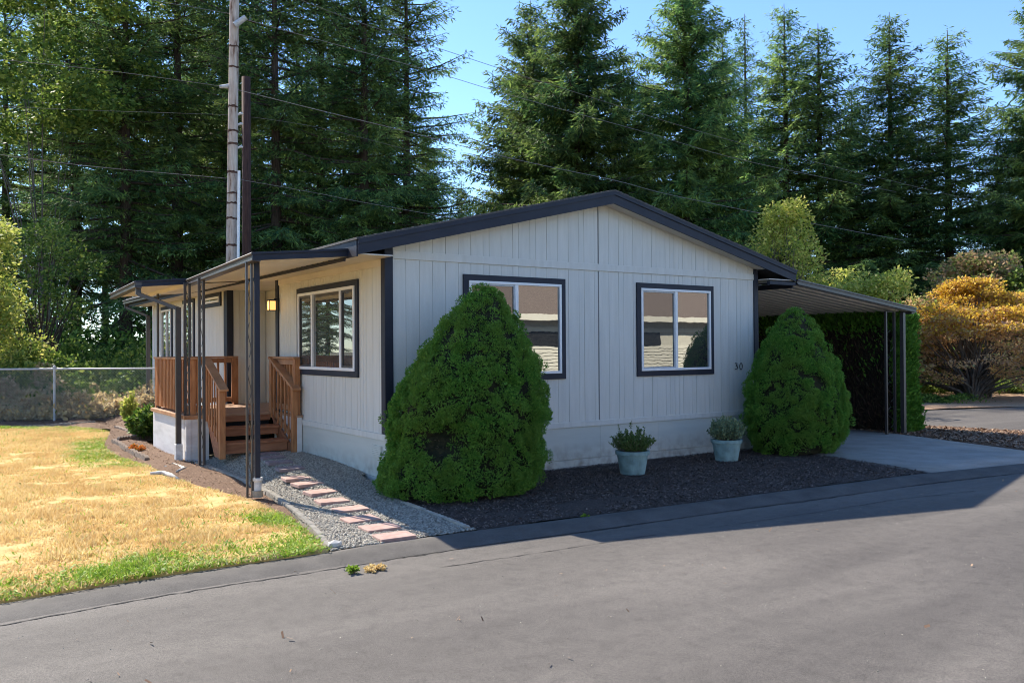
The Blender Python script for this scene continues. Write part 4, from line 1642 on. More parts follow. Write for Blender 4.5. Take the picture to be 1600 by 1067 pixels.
root_piece([(258, 730.5), (271, 726.6), (288, 733), (276, 738)], 0.026, 'forked bleached root lying on the bark by the white drain sleeve')
root_piece([(234.5, 741), (254, 739.7), (266, 743.6), (279, 750)], 0.032, 'long bleached root lying at the lawn edge')
# white stone at the road corner of the path
m = MB()
m.v = [tuple(v) for v in (PEB_V * np.array([0.075, 0.055, 0.04]))]
m.f = [tuple(f) for f in PEB_F]
o = m.build('rock', M['driftwood'], smooth=False)
o.location = (*gp(523, 855), 0.03)
tag(o, 'small whitish rock where gravel path meets the road', 'rock')

# ------------------------------------------------------------------ plants: generators


def leaf_quads(c, d, nrm, L, W):
    """kite-shaped leaves: centre line starts at c and runs along d"""
    s = unit(np.cross(d, nrm))
    V = np.empty((len(c), 4, 3))
    V[:, 0] = c
    V[:, 1] = c + d * (L * 0.55)[:, None] + s * (W / 2)[:, None]
    V[:, 2] = c + d * L[:, None]
    V[:, 3] = c + d * (L * 0.55)[:, None] - s * (W / 2)[:, None]
    return V


def rand_dirs(r, n):
    return unit(r.normal(size=(n, 3)))


def conifer_meshes(seed, H, R, base=0.12, leafL=0.26, dens=1.0, droop=0.25, gap=0.15, full=0.75, open_=0.0):
    r = np.random.RandomState(seed)
    tube = MB()
    pts = []
    n = 10
    wob = r.normal(0, 0.05, (n + 1, 2)).cumsum(0) * 0.5
    for i in range(n + 1):
        pts.append((wob[i, 0] * 0.6, wob[i, 1] * 0.6, H * i / n - (0.2 if i == 0 else 0)))
    rb = 0.0105 * H + 0.05
    tube.tube(pts, [rb * (1 - i / n) ** 0.85 + 0.015 for i in range(n + 1)], seg=9)
    Vs = []
    z = H * base
    while z < H * 0.985:
        t = (z - H * base) / (H * (1 - base))
        k = r.randint(4, 7)
        a0 = r.uniform(0, 6.28)
        for j in range(k):
            if r.rand() < gap:
                continue
            az = a0 + j * 2 * np.pi / k + r.normal(0, 0.25)
            prof = (1 - t) ** full * min(1.0, 0.45 + t * 3.5) + 0.03
            L = R * prof * r.uniform(0.42, 1.28)
            if L < 0.12:
                L = 0.12
            zz = z + r.uniform(-0.2, 0.2)
            sl = 0.50 * t ** 1.5 - droop * (1 - t) + r.normal(0, 0.08)
            cur = 0.12 + 0.1 * r.rand()
            nn = max(3, int(L / 0.17 * dens))
            s = np.linspace(0.05 + 0.15 * open_, 1, nn) + r.normal(0, 0.01, nn)
            hd = np.array([np.cos(az), np.sin(az), 0])
            sd_ = np.array([-np.sin(az), np.cos(az), 0])
            P = hd * (s * L)[:, None] + np.array([0, 0, 1.0]) * (zz + L * (sl * s + cur * s * s - 0.5 * cur * s))[:, None]
            if L > 0.9:
                e = P[-1]
                m_ = P[nn // 2]
                tube.tube([(0, 0, zz), tuple(m_), tuple(e)], [0.012 * L + 0.012, 0.008 * L + 0.008, 0.004], seg=4, cap=False)
            for side in (-1, 1):
                tl = (0.34 * L * np.clip(1 - s, 0, 1) ** 0.8 * (0.4 + s) + 0.14) * r.uniform(0.6, 1.2, nn)
                ang = r.uniform(0.7, 1.15, nn)
                td = hd * np.cos(ang)[:, None] + side * sd_ * np.sin(ang)[:, None] + np.array([0, 0, 1.0]) * (r.uniform(-0.45, 0.02, nn))[:, None]
                td = unit(td)
                kk = np.maximum(2, (tl / 0.070 * dens).astype(int))
                idx = np.repeat(np.arange(nn), kk)
                off = np.concatenate([np.arange(q) / q for q in kk])
                c = P[idx] + td[idx] * (off * tl[idx])[:, None] + r.normal(0, 0.03, (len(idx), 3))
                c[:, 2] -= 0.12 * off * tl[idx]
                d = unit(td[idx] + r.normal(0, 0.42, (len(idx), 3)) + np.array([0, 0, -0.15]))
                nrm = unit(np.array([0, 0, 1.0]) + r.normal(0, 0.55, (len(idx), 3)))
                LL = leafL * r.uniform(0.6, 1.25, len(idx))
                Vs.append(leaf_quads(c, d, nrm, LL, LL * r.uniform(0.13, 0.27, len(idx))))
        z += (0.26 + 0.22 * (1 - t)) * (1.0 / dens ** 0.3)
    V = np.concatenate(Vs)
    crown = np_mesh('crown', V.reshape(-1, 3), np.arange(len(V) * 4).reshape(-1, 4))
    crown.materials.append(M['fir'])
    me = bpy.data.meshes.new('trunk')
    me.from_pydata(tube.v, [], tube.f)
    me.materials.append(M['bark'])
    me.polygons.foreach_set('use_smooth', [True] * len(me.polygons))
    return crown, me, H


CON = [conifer_meshes(1, 24, 5.4, 0.05, 0.34, 1.2, 0.30, 0.08, 0.8),
       conifer_meshes(2, 24, 4.6, 0.20, 0.34, 1.05, 0.22, 0.12, 0.7),
       conifer_meshes(3, 24, 6.4, 0.04, 0.36, 1.2, 0.34, 0.06, 0.72),
       conifer_meshes(4, 24, 5.4, 0.06, 0.34, 1.1, 0.10, 0.16, 0.75, 0.4),
       conifer_meshes(5, 24, 5.4, 0.24, 0.34, 1.05, 0.30, 0.10, 0.62),
       conifer_meshes(6, 24, 5.2, 0.16, 0.27, 1.08, 0.34, 0.24, 0.5),
       conifer_meshes(7, 24, 4.8, 0.10, 0.27, 1.08, 0.32, 0.22, 0.45),
       conifer_meshes(8, 24, 5.0, 0.02, 0.34, 0.95, 0.2, 0.10, 0.85)]


def plant_conifer(k, u, d, top, label, group, wscale=1.0, cat='conifer', name='conifer_tree', rz=None, base=0.0):
    crown, trunk, H0 = CON[k]
    x, y = spot(u, d)
    H = 1.8 + (541 - top) / FPX * d
    e = empty(name, (x, y, -0.1 + base), random.uniform(0, 6.28) if rz is None else rz)
    s = H / H0
    e.scale = (s * wscale, s * wscale, s)
    tag(e, label, cat, group)
    c = link('crown', crown, parent=e)
    t = link('trunk', trunk, parent=e)
    return e


G1 = 'tall conifers behind the house'
front = [
    # variant, u, depth, top row, width, label
    (6, 10, 50, -60, 1.0, 'towering dark fir at the left edge behind the lime shrub'),
    (5, 118, 52, -120, 1.05, 'tall dark fir above the middle of the chain link fence'),
    (6, 196, 43, -240, 1.0, 'big fir with thick dark trunk left of the far gutter corner'),
    (5, 278, 47, -220, 1.05, 'dark shaggy fir standing left of the weathered pole'),
    (6, 352, 52, -160, 1.1, 'shaggy fir directly behind the two utility poles'),
    (5, 432, 45, -230, 1.0, 'bright sunlit fir right of the dark pole'),
    (5, 503, 49, -200, 0.95, 'fir with a bare lower trunk above the porch awning end'),
    (6, 570, 46, -230, 0.95, 'straight pale trunked fir above the left roof slope'),
    (6, 636, 48, -120, 1.0, 'dense dark fir forming the right side of the left grove'),
    (2, 832, 55, -5, 1.05, 'fir with a thin spire just right of the sky gap'),
    (2, 905, 50, -110, 1.0, 'broad sunlit fir above the roof ridge, left side'),
    (0, 975, 56, 70, 1.0, 'lower fir tucked between the two broad ones above the ridge'),
    (2, 1075, 50, -90, 1.0, 'broad fir rising out of frame right of the roof peak'),
    (0, 1130, 58, 45, 0.9, 'dark fir leaning on the broad one right of the peak'),
    (7, 1166, 62, 18, 0.9, 'pale narrow fir with a fine spire behind its neighbours'),
    (3, 1231, 55, 2, 1.1, 'slim fir with its tip touching the top of the photo'),
    (3, 1284, 55, 33, 1.3, 'airy fir right of the slim tall one with outstretched arms'),
    (0, 1335, 60, 130, 0.95, 'shorter dark fir between two spired ones on the right'),
    (0, 1395, 54, 15, 1.15, 'tallest spired fir right of centre above the carport'),
    (3, 1484, 54, 45, 1.3, 'open spired fir standing alone in blue sky at right'),
    (2, 1640, 48, -40, 1.05, 'sunlit fir cut off by the right edge'),
    (7, 1562, 52, 195, 1.0, 'low bushy fir at right below the cut off one'),
]
for k, u, d, top, ws, lab in front:
    plant_conifer(k, u, d, top, lab, G1, ws)
back = [(1, 70, 62, -40, 'behind the middle of the left fence'), (4, 165, 66, -30, 'left of the thick trunked fir'),
        (1, 238, 64, 10, 'over the chain link fence end'), (4, 315, 64, -20, 'just left of the pale pole'), (1, 400, 62, -20, 'just right of the dark pole'),
        (0, 468, 64, 10, 'above the middle of the porch awning'), (1, 540, 66, 0, 'above the meeting of awning and house roof'),
        (4, 605, 64, 60, 'above the lower left roof slope'), (4, 668, 66, 190, 'at the right skirt of the left grove'), (1, 722, 66, 275, 'lowest one, under the blue sky gap'),
        (4, 792, 66, 230, 'left foot of the spired fir beside the gap'), (0, 870, 66, 60, 'between the two leftmost firs above the ridge'),
        (4, 1012, 66, 110, 'just above the roof peak'), (4, 1200, 68, 170, 'above the yellow green birch'),
        (1, 1318, 68, 210, 'above the rounded shrub by the carport'), (4, 1440, 68, 300, 'left of the open lone fir'), (4, 1600, 62, 190, 'under the fir at the right edge'),
        (7, 1240, 60, 350, 'short one behind the birch top'), (7, 1330, 62, 360, 'short one above the carport roof'), (7, 1425, 60, 380, 'short one behind the rosy tree'),
        (7, 560, 60, 270, 'short one above the left end of the main roof')]
for k, u, d, top, ds in back:
    plant_conifer(k, u, d, top, 'dim conifer deep in the grove, ' + ds, 'dim conifers deeper in the grove', random.uniform(0.65, 0.85))
# grove that the side window mirrors, outside the frame on the left
for (x, y, k, h) in [(-11, 36, 5, 9), (-14, 38, 6, 10), (-18, 37, 5, 9), (-13, 44, 6, 14), (-22, 40, 6, 12), (-18, 46, 5, 15), (-26, 38, 5, 11)]:
    e = empty('conifer_tree', (x, y, -0.1), random.uniform(0, 6))
    e.scale = (h / 24,) * 3
    tag(e, 'conifer across the lawn, seen only mirrored in the side window', 'conifer', 'conifers across the lawn')
    link('crown', CON[k][0], parent=e)
    link('trunk', CON[k][1], parent=e)


def broadleaf(name, loc, clumps, leafL, per, mat, bark, label, cat='tree', limbs=True, trunk_r=0.12, flat=1.0, seed=1, trunks=1, group=None, spread=0.25, tilt=0.8, every=1):
    """clumps: (x, y, z, rx, rz) relative to loc"""
    r = np.random.RandomState(seed)
    e = empty(name, loc)
    tag(e, label, cat, group)
    Vs = []
    tb = MB()
    bases = [(r.normal(0, spread * 0.35), r.normal(0, spread * 0.35)) for _ in range(trunks)]
    for i, (x, y, z, rx, rzz) in enumerate(clumps):
        n = int(per * rx * rx * 4)
        d = rand_dirs(r, n)
        rr = r.uniform(0.35, 1.0, n) ** 0.5
        c = np.array([x, y, z]) + d * rr[:, None] * np.array([rx, rx, rzz]) * r.uniform(0.8, 1.15, (n, 1))
        dd = unit(d * np.array([1, 1, 0.3]) + r.normal(0, 0.6, (n, 3)))
        nrm = unit(np.array([0, 0, tilt]) + r.normal(0, 0.5, (n, 3)))
        LL = leafL * r.uniform(0.6, 1.3, n)
        Vs.append(leaf_quads(c, dd, nrm, LL, LL * r.uniform(0.5, 0.8, n)))
        if limbs and i % every == 0:
            b = bases[i % trunks]
            p0 = Vector((b[0], b[1], -0.1))
            p3 = Vector((x, y, z))
            p1 = Vector((b[0] + x * 0.16 + r.normal(0, 0.05), b[1] + y * 0.16, z * 0.32))
            p2 = Vector((b[0] * 0.5 + x * 0.55 + r.normal(0, 0.12), y * 0.55 + r.normal(0, 0.12), z * 0.70))
            tr = trunk_r / math.sqrt(max(1, len(clumps) / trunks / 4))
            tb.tube([p0, p1, p2, p3], [tr, tr * 0.72, tr * 0.42, tr * 0.12], seg=6, cap=False)
    V = np.concatenate(Vs)
    link('crown', np_mesh('crown', V.reshape(-1, 3), np.arange(len(V) * 4).reshape(-1, 4)), mat, parent=e)
    if limbs:
        tb.build('trunk', bark, e, smooth=True)
    return e


def rclumps(n, seed, cx, cy, z0, z1, R, rr, squash=0.7, prof=lambda t: 1.0):
    r = random.Random(seed)
    out = []
    for i in range(n):
        t = r.random()
        a = r.uniform(0, 6.28)
        q = R * prof(t) * math.sqrt(r.random())
        s = rr * r.uniform(0.6, 1.3)
        out.append((cx + q * math.cos(a), cy + q * math.sin(a), z0 + (z1 - z0) * t, s, s * squash))
    return out


M['maple_brown'] = leaf_mat('russet_maple_leaves', [(0.38, 0.22, 0.13), (0.54, 0.33, 0.15), (0.68, 0.46, 0.16), (0.56, 0.34, 0.22), (0.36, 0.38, 0.11)], 0.4, obj_var=0.0)
# golden maple beside the side street: layered pads of foliage over many stems
r_ = random.Random(12)
pads = []
for i in range(230):
    a = r_.uniform(0, 6.28)
    t = r_.random() ** 0.8
    rad_ = 2.75 * math.sin(min(1.0, (1.08 - t) * 1.5) * math.pi / 2)
    q = rad_ * (r_.random() ** 0.4)
    z = 0.62 + 3.35 * t - 0.05 * q
    s = r_.uniform(0.28, 0.55)
    pads.append((q * math.cos(a), q * math.sin(a), z, s, s * 0.34))
mx_, my_ = spot(1522, 29)
mp_ = broadleaf('japanese_maple', (mx_, my_, 0), [q for q in pads if q[2] < 2.7 or r_.random() < 0.25], 0.10, 210, M['maple_brown'], M['greybark'],
                'golden orange spreading maple with many dark stems beside the side street', 'maple', trunk_r=0.115, seed=5, trunks=8, spread=0.9)
tmp_ = broadleaf('maple_top', (mx_, my_, 0), [q for q in pads if q[2] >= 2.2], 0.10, 250, M['maple_gold'], M['greybark'], 'x', 'x', seed=6, limbs=False)
for ch_ in list(tmp_.children):
    ch_.parent = mp_
    ch_.name = 'golden_leaves'
bpy.data.objects.remove(tmp_)
x, y = spot(1530, 35)
broadleaf('rose_leaved_tree', (x, y, 0), rclumps(70, 3, 0, 0, 2.2, 5.4, 2.9, 0.65, 0.55, lambda t: math.sqrt(1.05 - t)), 0.14, 190, M['maple_rose'], M['greybark'],
          'rosy green tree rising just behind the golden maple', 'tree', trunk_r=0.22, seed=8, trunks=4, spread=0.6)
x, y = spot(1655, 33)
broadleaf('green_tree', (x, y, 0), rclumps(60, 4, 0, 0, 1.6, 5.2, 2.6, 0.65, 0.6, lambda t: math.sqrt(1.05 - t)), 0.14, 190, M['leafgreen'], M['greybark'],
          'green leafy tree cut by the right edge beside the maple', 'tree', trunk_r=0.2, seed=18, trunks=2)
x, y = spot(1228, 31)
broadleaf('birch_tree', (x, y, 0), rclumps(130, 6, 0, 0, 1.4, 6.7, 3.3, 0.42, 1.1, lambda t: 1.02 - 0.88 * t), 0.12, 190, M['lime'], M['greybark'],
          'yellow green young tree rising behind the right roof slope', 'tree', trunk_r=0.12, seed=9, trunks=2)
x, y = spot(1300, 33)
broadleaf('shrub', (x, y, 0), rclumps(40, 7, 0, 0, 1.0, 4.6, 1.5, 0.5, 0.9, lambda t: 1.05 - 0.7 * t), 0.13, 230, M['lime'], M['greybark'],
          'loose yellow green shrub left of the one above the hedge', 'shrub', trunk_r=0.1, seed=10, trunks=2)
x, y = spot(1362, 29)
broadleaf('shrub', (x, y, 0), rclumps(60, 8, 0, 0, 0.8, 4.1, 1.7, 0.5, 0.8, lambda t: 1.05 - 0.55 * t), 0.12, 240, M['lime'], M['greybark'],
          'rounded yellow green shrub above the middle of the carport fascia', 'shrub', trunk_r=0.1, seed=11, trunks=2)
x, y = spot(1425, 30)
broadleaf('shrub', (x, y, 0), rclumps(34, 9, 0, 0, 0.8, 3.5, 1.3, 0.5, 0.8, lambda t: 1.05 - 0.5 * t), 0.12, 200, M['maple_rose'], M['greybark'],
          'tawny shrub between the carport corner and the golden maple', 'shrub', trunk_r=0.1, seed=13, trunks=2)
# green mass seen under the carport roof, left part
x, y = spot(1215, 24)
broadleaf('shrub', (x, y, 0), rclumps(40, 14, 0, 0, 0.4, 2.5, 1.7, 0.5, 0.8), 0.11, 240, M['leafgreen'], M['greybark'],
          'green bush glimpsed under the carport between wall and round conifer', 'shrub', trunk_r=0.06, seed=14, trunks=2)
# left of the house
x, y = spot(-52, 26)
broadleaf('lime_tree', (x, y, 0), rclumps(95, 20, 0, 0, 1.3, 5.9, 1.9, 0.5, 0.85, lambda t: 1.0 - 0.45 * t), 0.12, 260, M['lime'], M['greybark'],
          'yellow green shrubby tree at the left edge behind the fence', 'tree', trunk_r=0.1, seed=20, trunks=3)
x, y = spot(70, 40)
broadleaf('bigleaf_tree', (x, y, 0), rclumps(90, 21, 0.3, 0, 12.0, 20.5, 4.6, 1.0, 0.6), 0.24, 60, M['leafgreen'], M['greybark'],
          'loose leafy tree with yellow green sprays at the upper left corner', 'tree', trunk_r=0.25, seed=21, trunks=1, every=9)
x, y = spot(60, 33)
broadleaf('understory_tree', (x, y, 0), rclumps(36, 22, 0, 0, 2.6, 6.6, 2.2, 0.6, 0.6), 0.14, 130, M['leafgreen'], M['bark'],
          'thin understory tree between the lime shrub and the big firs', 'tree', trunk_r=0.09, seed=22, trunks=3)

# undergrowth behind the fence and under the grove
def leaf_mass(name, pts, n, leafL, mat, label, seed, wr=0.8, hr=1.0, kind='stuff'):
    """low mass of leaves along a line of (x, y, height)"""
    r = np.random.RandomState(seed)
    P = np.array(pts, float)
    i = r.randint(0, len(P) - 1, n)
    t = r.rand(n)
    c = P[i] * (1 - t)[:, None] + P[i + 1] * t[:, None]
    off = r.normal(0, wr, (n, 2))
    X = c[:, 0] + off[:, 0]
    Y = c[:, 1] + off[:, 1]
    hh = c[:, 2] * np.clip(0.62 + 0.45 * vnoise(X, Y, 0.9, seed) + 0.35 * vnoise(X, Y, 2.6, seed + 3), 0.08, 1.5) * hr
    Z = hh * (r.rand(n) ** 0.45)
    d = unit(r.normal(size=(n, 3)) + np.array([0, 0, 0.35]))
    nrm = unit(r.normal(size=(n, 3)) + np.array([0, 0, 0.7]))
    LL = leafL * r.uniform(0.5, 1.4, n)
    V = leaf_quads(np.stack([X, Y, Z], 1), d, nrm, LL, LL * r.uniform(0.35, 0.7, n))
    o = link(name, np_mesh(name, V.reshape(-1, 3), np.arange(n * 4).reshape(-1, 4)), mat)
    tag(o, label, kind=kind)
    return o


def line(us, d, h):
    return [(*spot(u, d), h) for u in us]


M['straw'] = leaf_mat('straw_stalks', [(0.50, 0.36, 0.17), (0.68, 0.53, 0.28), (0.78, 0.66, 0.40)], 0.35, obj_var=0.0)
leaf_mass('brambles', line((-60, 20, 90, 160, 250), 23.6, 1.15), 60000, 0.085, M['bramble'], 'dry tangled brambles behind the chain link fence', 31, wr=0.6)
leaf_mass('bramble_shoots', line((-60, 20, 90, 160, 250), 23.9, 1.3), 7000, 0.10, M['under'], 'green bramble shoots among the dry tangle', 39, wr=0.7)
leaf_mass('dry_weeds', line((-60, 20, 90, 160, 250), 22.7, 0.62), 26000, 0.12, M['straw'], 'straw coloured weeds against the fence', 32, wr=0.25)
leaf_mass('undergrowth', line((-120, 20, 90, 160, 300), 28, 1.9), 34000, 0.13, M['leafgreen'], 'green leafy undergrowth between fence and firs', 33, wr=1.2)
leaf_mass('forest_understory', line((-100, 60, 200, 350, 500, 680), 44, 3.6), 36000, 0.26, M['under'], 'dim green understory deep among the trunks', 34, wr=2.4)
leaf_mass('forest_understory', line((700, 850, 1000, 1150), 56, 4), 14000, 0.3, M['under'], 'understory behind the house roof', 35, wr=2.4)
leaf_mass('forest_understory', line((1150, 1300, 1450, 1600, 1750), 50, 4.2), 40000, 0.26, M['under'], 'dim green understory beyond the side street', 36, wr=2.4)
leaf_mass('ground_cover', line((1400, 1480, 1560, 1700), 32.5, 0.9), 22000, 0.10, M['leafgreen'], 'bright green ground cover behind the golden maple', 37, wr=0.7)
leaf_mass('ground_cover', line((1380, 1440, 1480), 27.5, 0.35), 5000, 0.08, M['under'], 'low green cover left of the golden maple', 38, wr=0.5)


# dwarf spruces: lumpy cones of fine needles
def dwarf_spruce(name, loc, prof, label, seed, ry=1.0, lean=(0, 0), nclump=420, tufts=150, notch=None):
    """prof: (z, radius) pairs"""
    r = np.random.RandomState(seed)
    e = empty(name, loc)
    tag(e, label, 'dwarf spruce', 'clipped dwarf spruces in the mulch bed')
    pz = np.array([p[0] for p in prof])
    pr = np.array([p[1] for p in prof])
    H = pz[-1]

    def surf(a, z):
        rr = np.interp(z, pz, pr)
        rr = rr * (1 + 0.06 * vnoise(a * 2 + 10, z * 1.2, 1.6, seed) + 0.05 * vnoise(a * 3 + 20, z * 2.5, 2.2, seed + 1))
        if notch is not None:
            da = np.abs((a - notch[0] + np.pi) % (2 * np.pi) - np.pi)
            rr = rr * (1 - notch[3] * np.exp(-(da / notch[2]) ** 2 - ((z - notch[1]) / notch[4]) ** 2))
        return np.stack([rr * np.cos(a) + lean[0] * z / H, ry * rr * np.sin(a) + lean[1] * z / H, z], -1)
    # dark inner body
    na, nz_ = 40, 26
    A, Zg = np.meshgrid(np.linspace(0, 2 * np.pi, na, endpoint=False), np.linspace(0.02, H * 0.98, nz_))
    P = surf(A.ravel(), Zg.ravel())
    c0 = np.stack([lean[0] * Zg.ravel() / H, lean[1] * Zg.ravel() / H, Zg.ravel()], -1)
    P = c0 + (P - c0) * 0.86
    F = []
    for i in range(nz_ - 1):
        for j in range(na):
            F.append((i * na + j, i * na + (j + 1) % na, (i + 1) * na + (j + 1) % na, (i + 1) * na + j))
    link('branches', np_mesh('branches', P, np.array(F), smooth=True), M['sprucecore'], parent=e)
    # clumps over the surface
    zc = []
    while len(zc) < nclump:
        z = r.uniform(0.06, H)
        if r.rand() < (np.interp(z, pz, pr) + 0.12) / (pr.max() + 0.12):
            zc.append(z)
    zc = np.array(zc)
    ac = r.uniform(0, 2 * np.pi, nclump)
    C = surf(ac, zc)
    cen = np.stack([lean[0] * zc / H, lean[1] * zc / H, zc - 0.25], -1)
    Nn = unit(C - cen)
    cr = r.uniform(0.045, 0.13, nclump)
    C = C - Nn * (cr * r.uniform(0.0, 1.25, nclump))[:, None]
    keep = np.ones(nclump, bool)
    if notch is not None:
        da = np.abs((ac - notch[0] + np.pi) % (2 * np.pi) - np.pi)
        keep = ~(((da / 0.36) ** 2 + ((zc - 0.66) / 0.17) ** 2 < 1) & (r.rand(nclump) < 0.72))
        tw = MB()
        for k in range(34):
            a = notch[0] + r.uniform(-0.36, 0.36)
            z0_ = r.uniform(0.45, 0.75)
            p1 = surf(np.array([a + r.normal(0, 0.12)]), np.array([z0_ + r.normal(0, 0.1)]))[0] * np.array([0.93, 0.93, 1])
            tw.tube([(0.05, 0, z0_ * 0.6), tuple(p1 * 0.6 + np.array([0, 0, z0_ * 0.3])), tuple(p1)], [0.012, 0.008, 0.003], seg=4, cap=False)
        tw.build('bare_twigs', M['greybark'], e)
    idx = np.repeat(np.arange(nclump)[keep], tufts)
    n = len(idx)
    d = unit(rand_dirs(r, n) * 0.95 + Nn[idx] * 0.75)
    T = C[idx] + d * (cr[idx] * r.uniform(0.82, 1.12, n))[:, None] * np.array([1, 1, 0.85])
    T[:, 2] = np.maximum(T[:, 2], 0.02)
    Vs = []
    for k in range(3):
        dd = unit(d + r.normal(0, 0.6, (n, 3)) + np.array([0, 0, 0.25]))
        nrm = rand_dirs(r, n)
        L = r.uniform(0.018, 0.040, n)
        Vs.append(leaf_quads(T - dd * 0.012, dd, nrm, L, L * 0.30))
    V = np.concatenate(Vs)
    link('foliage', np_mesh('foliage', V.reshape(-1, 3), np.arange(len(V) * 4).reshape(-1, 4)), M['spruce'], parent=e)
    m = MB()
    m.tube([(0, 0, -0.05), (lean[0] * 0.2, 0, 0.5)], [0.07, 0.05], seg=8)
    m.build('trunk', M['bark'], e)
    return e


M['sprucecore'] = noise_mat('spruce_inner_twigs', [(0.35, (0.010, 0.014, 0.006)), (0.6, (0.03, 0.03, 0.014)), (0.8, (0.055, 0.038, 0.022))], scale=14, rough=0.95,
                            bump=0.8, bscale=25, bdist=0.04)
dwarf_spruce('dwarf_spruce', (0.56, -0.86, 0), [(0, 0.86), (0.15, 1.02), (0.36, 1.04), (0.6, 0.95), (0.92, 1.0), (1.24, 0.95), (1.53, 0.84), (1.81, 0.67), (2.22, 0.41), (2.48, 0.20), (2.58, 0.04)],
             'larger dark green dwarf spruce bulging in front of the left front window', 41, ry=0.82, lean=(0.46, 0.0), nclump=1500, tufts=95,
             notch=(rad(225), 0.80, 0.35, 0.30, 0.18))
dwarf_spruce('dwarf_spruce', (7.31, -0.82, 0), [(0, 0.70), (0.3, 0.88), (0.77, 0.96), (1.1, 0.91), (1.5, 0.76), (1.95, 0.50), (2.25, 0.26), (2.42, 0.04)],
             'smaller cone shaped dwarf spruce at the right front corner by the driveway', 42, ry=0.74, lean=(0.0, 0.0), nclump=1150, tufts=95)


# hedge beyond the carport
def hedge(x0, x1, y0, y1, h, seed):
    r = np.random.RandomState(seed)
    e = empty('clipped_hedge', ((x0 + x1) / 2, (y0 + y1) / 2, 0))
    tag(e, 'tall clipped green hedge with a bare brown side beside the carport', 'hedge')
    cx, cy = (x0 + x1) / 2, (y0 + y1) / 2
    Vs, Vd = [], []

    def face(n, fx, nrm, store, L0, W0, jit):
        a, b = r.rand(n), r.rand(n)
        P = fx(a, b)
        bump = vnoise(P[:, 0] * 1.3 + P[:, 1] * 1.1, P[:, 2] * 1.4, 1.8, seed) * 0.09 + vnoise(P[:, 0] + P[:, 1], P[:, 2], 5, seed + 2) * 0.04
        P = P + np.array(nrm) * bump[:, None] + r.normal(0, jit, (n, 3)) - np.array([cx, cy, 0])
        d = unit(np.array(nrm) * 0.7 + np.array([0, 0, 0.8]) + r.normal(0, 0.45, (n, 3)))
        nn = unit(r.normal(size=(n, 3)))
        L = L0 * r.uniform(0.5, 1.3, n)
        store.append(leaf_quads(P, d, nn, L, L * W0))
    lx, ly = x1 - x0, y1 - y0
    face(26000, lambda a, b: np.stack([x0 + a * lx, np.full_like(a, y0), 0.03 + b * (h - 0.03)], 1), (0, -1, 0), Vs, 0.09, 0.4, 0.05)
    face(26000, lambda a, b: np.stack([np.full_like(a, x1), y0 + a * ly, 0.03 + b * h], 1), (1, 0, 0), Vs, 0.11, 0.4, 0.05)
    face(26000, lambda a, b: np.stack([x0 + a * lx, y0 + b * ly, np.full_like(a, h)], 1), (0, 0, 1), Vs, 0.11, 0.4, 0.07)
    face(2200, lambda a, b: np.stack([np.full_like(a, x0), y0 + a * ly, h * (0.35 + 0.65 * b ** 0.6)], 1), (-1, 0, 0), Vs, 0.10, 0.4, 0.06)
    face(5000, lambda a, b: np.stack([np.full_like(a, x0), y0 + a * ly, h * (0.88 + 0.14 * b)], 1), (-1, 0, 0), Vs, 0.10, 0.4, 0.06)
    face(7000, lambda a, b: np.stack([np.full_like(a, x0 + 0.05), y0 + a * ly, h * b], 1), (-1, 0, 0), Vd, 0.16, 0.12, 0.08)
    V = np.concatenate(Vs)
    link('foliage', np_mesh('foliage', V.reshape(-1, 3), np.arange(len(V) * 4).reshape(-1, 4)), M['hedge'], parent=e)
    V = np.concatenate(Vd)
    link('twigs', np_mesh('twigs', V.reshape(-1, 3), np.arange(len(V) * 4).reshape(-1, 4)), M['hedgedead'], parent=e)
    m = MB()
    m.box((x0 + 0.10 - cx, y0 + 0.06 - cy, 0), (x1 - 0.06 - cx, y1 - cy, h - 0.08))
    m.build('branches', M['hedgecore'], e)


M['hedgecore'] = noise_mat('hedge_inner_branches', [(0.35, (0.012, 0.009, 0.006)), (0.6, (0.04, 0.026, 0.016)), (0.78, (0.10, 0.06, 0.035))], scale=9, detail=9, rough=0.95,
                           bump=1.0, bscale=16, bdist=0.08, stretch=(2, 2, 0.7))
hedge(11.66, 12.34, 0.0, 9.5, 2.40, 51)


# potted plants
def pot(loc, label, r0, h):
    e = empty('plant_pot', loc)
    tag(e, label, 'plant pot', 'teal pots in front of the gable wall')
    m = MB()
    b = r0 * 0.74
    m.lathe([(0.0, 0.0), (b, 0.0), (r0 * 0.95, h * 0.83), (r0 * 1.04, h * 0.84), (r0 * 1.05, h * 0.99), (r0 * 1.0, h), (r0 * 0.92, h), (r0 * 0.90, h * 0.90), (0.0, h * 0.89)], seg=36)
    m.build('pot_body', M['pot'], e, smooth=False)
    m = MB()
    m.lathe([(0.0, h * 0.915), (r0 * 0.91, h * 0.905)], seg=24)
    m.build('potting_soil', M['mulch'], e)
    return e


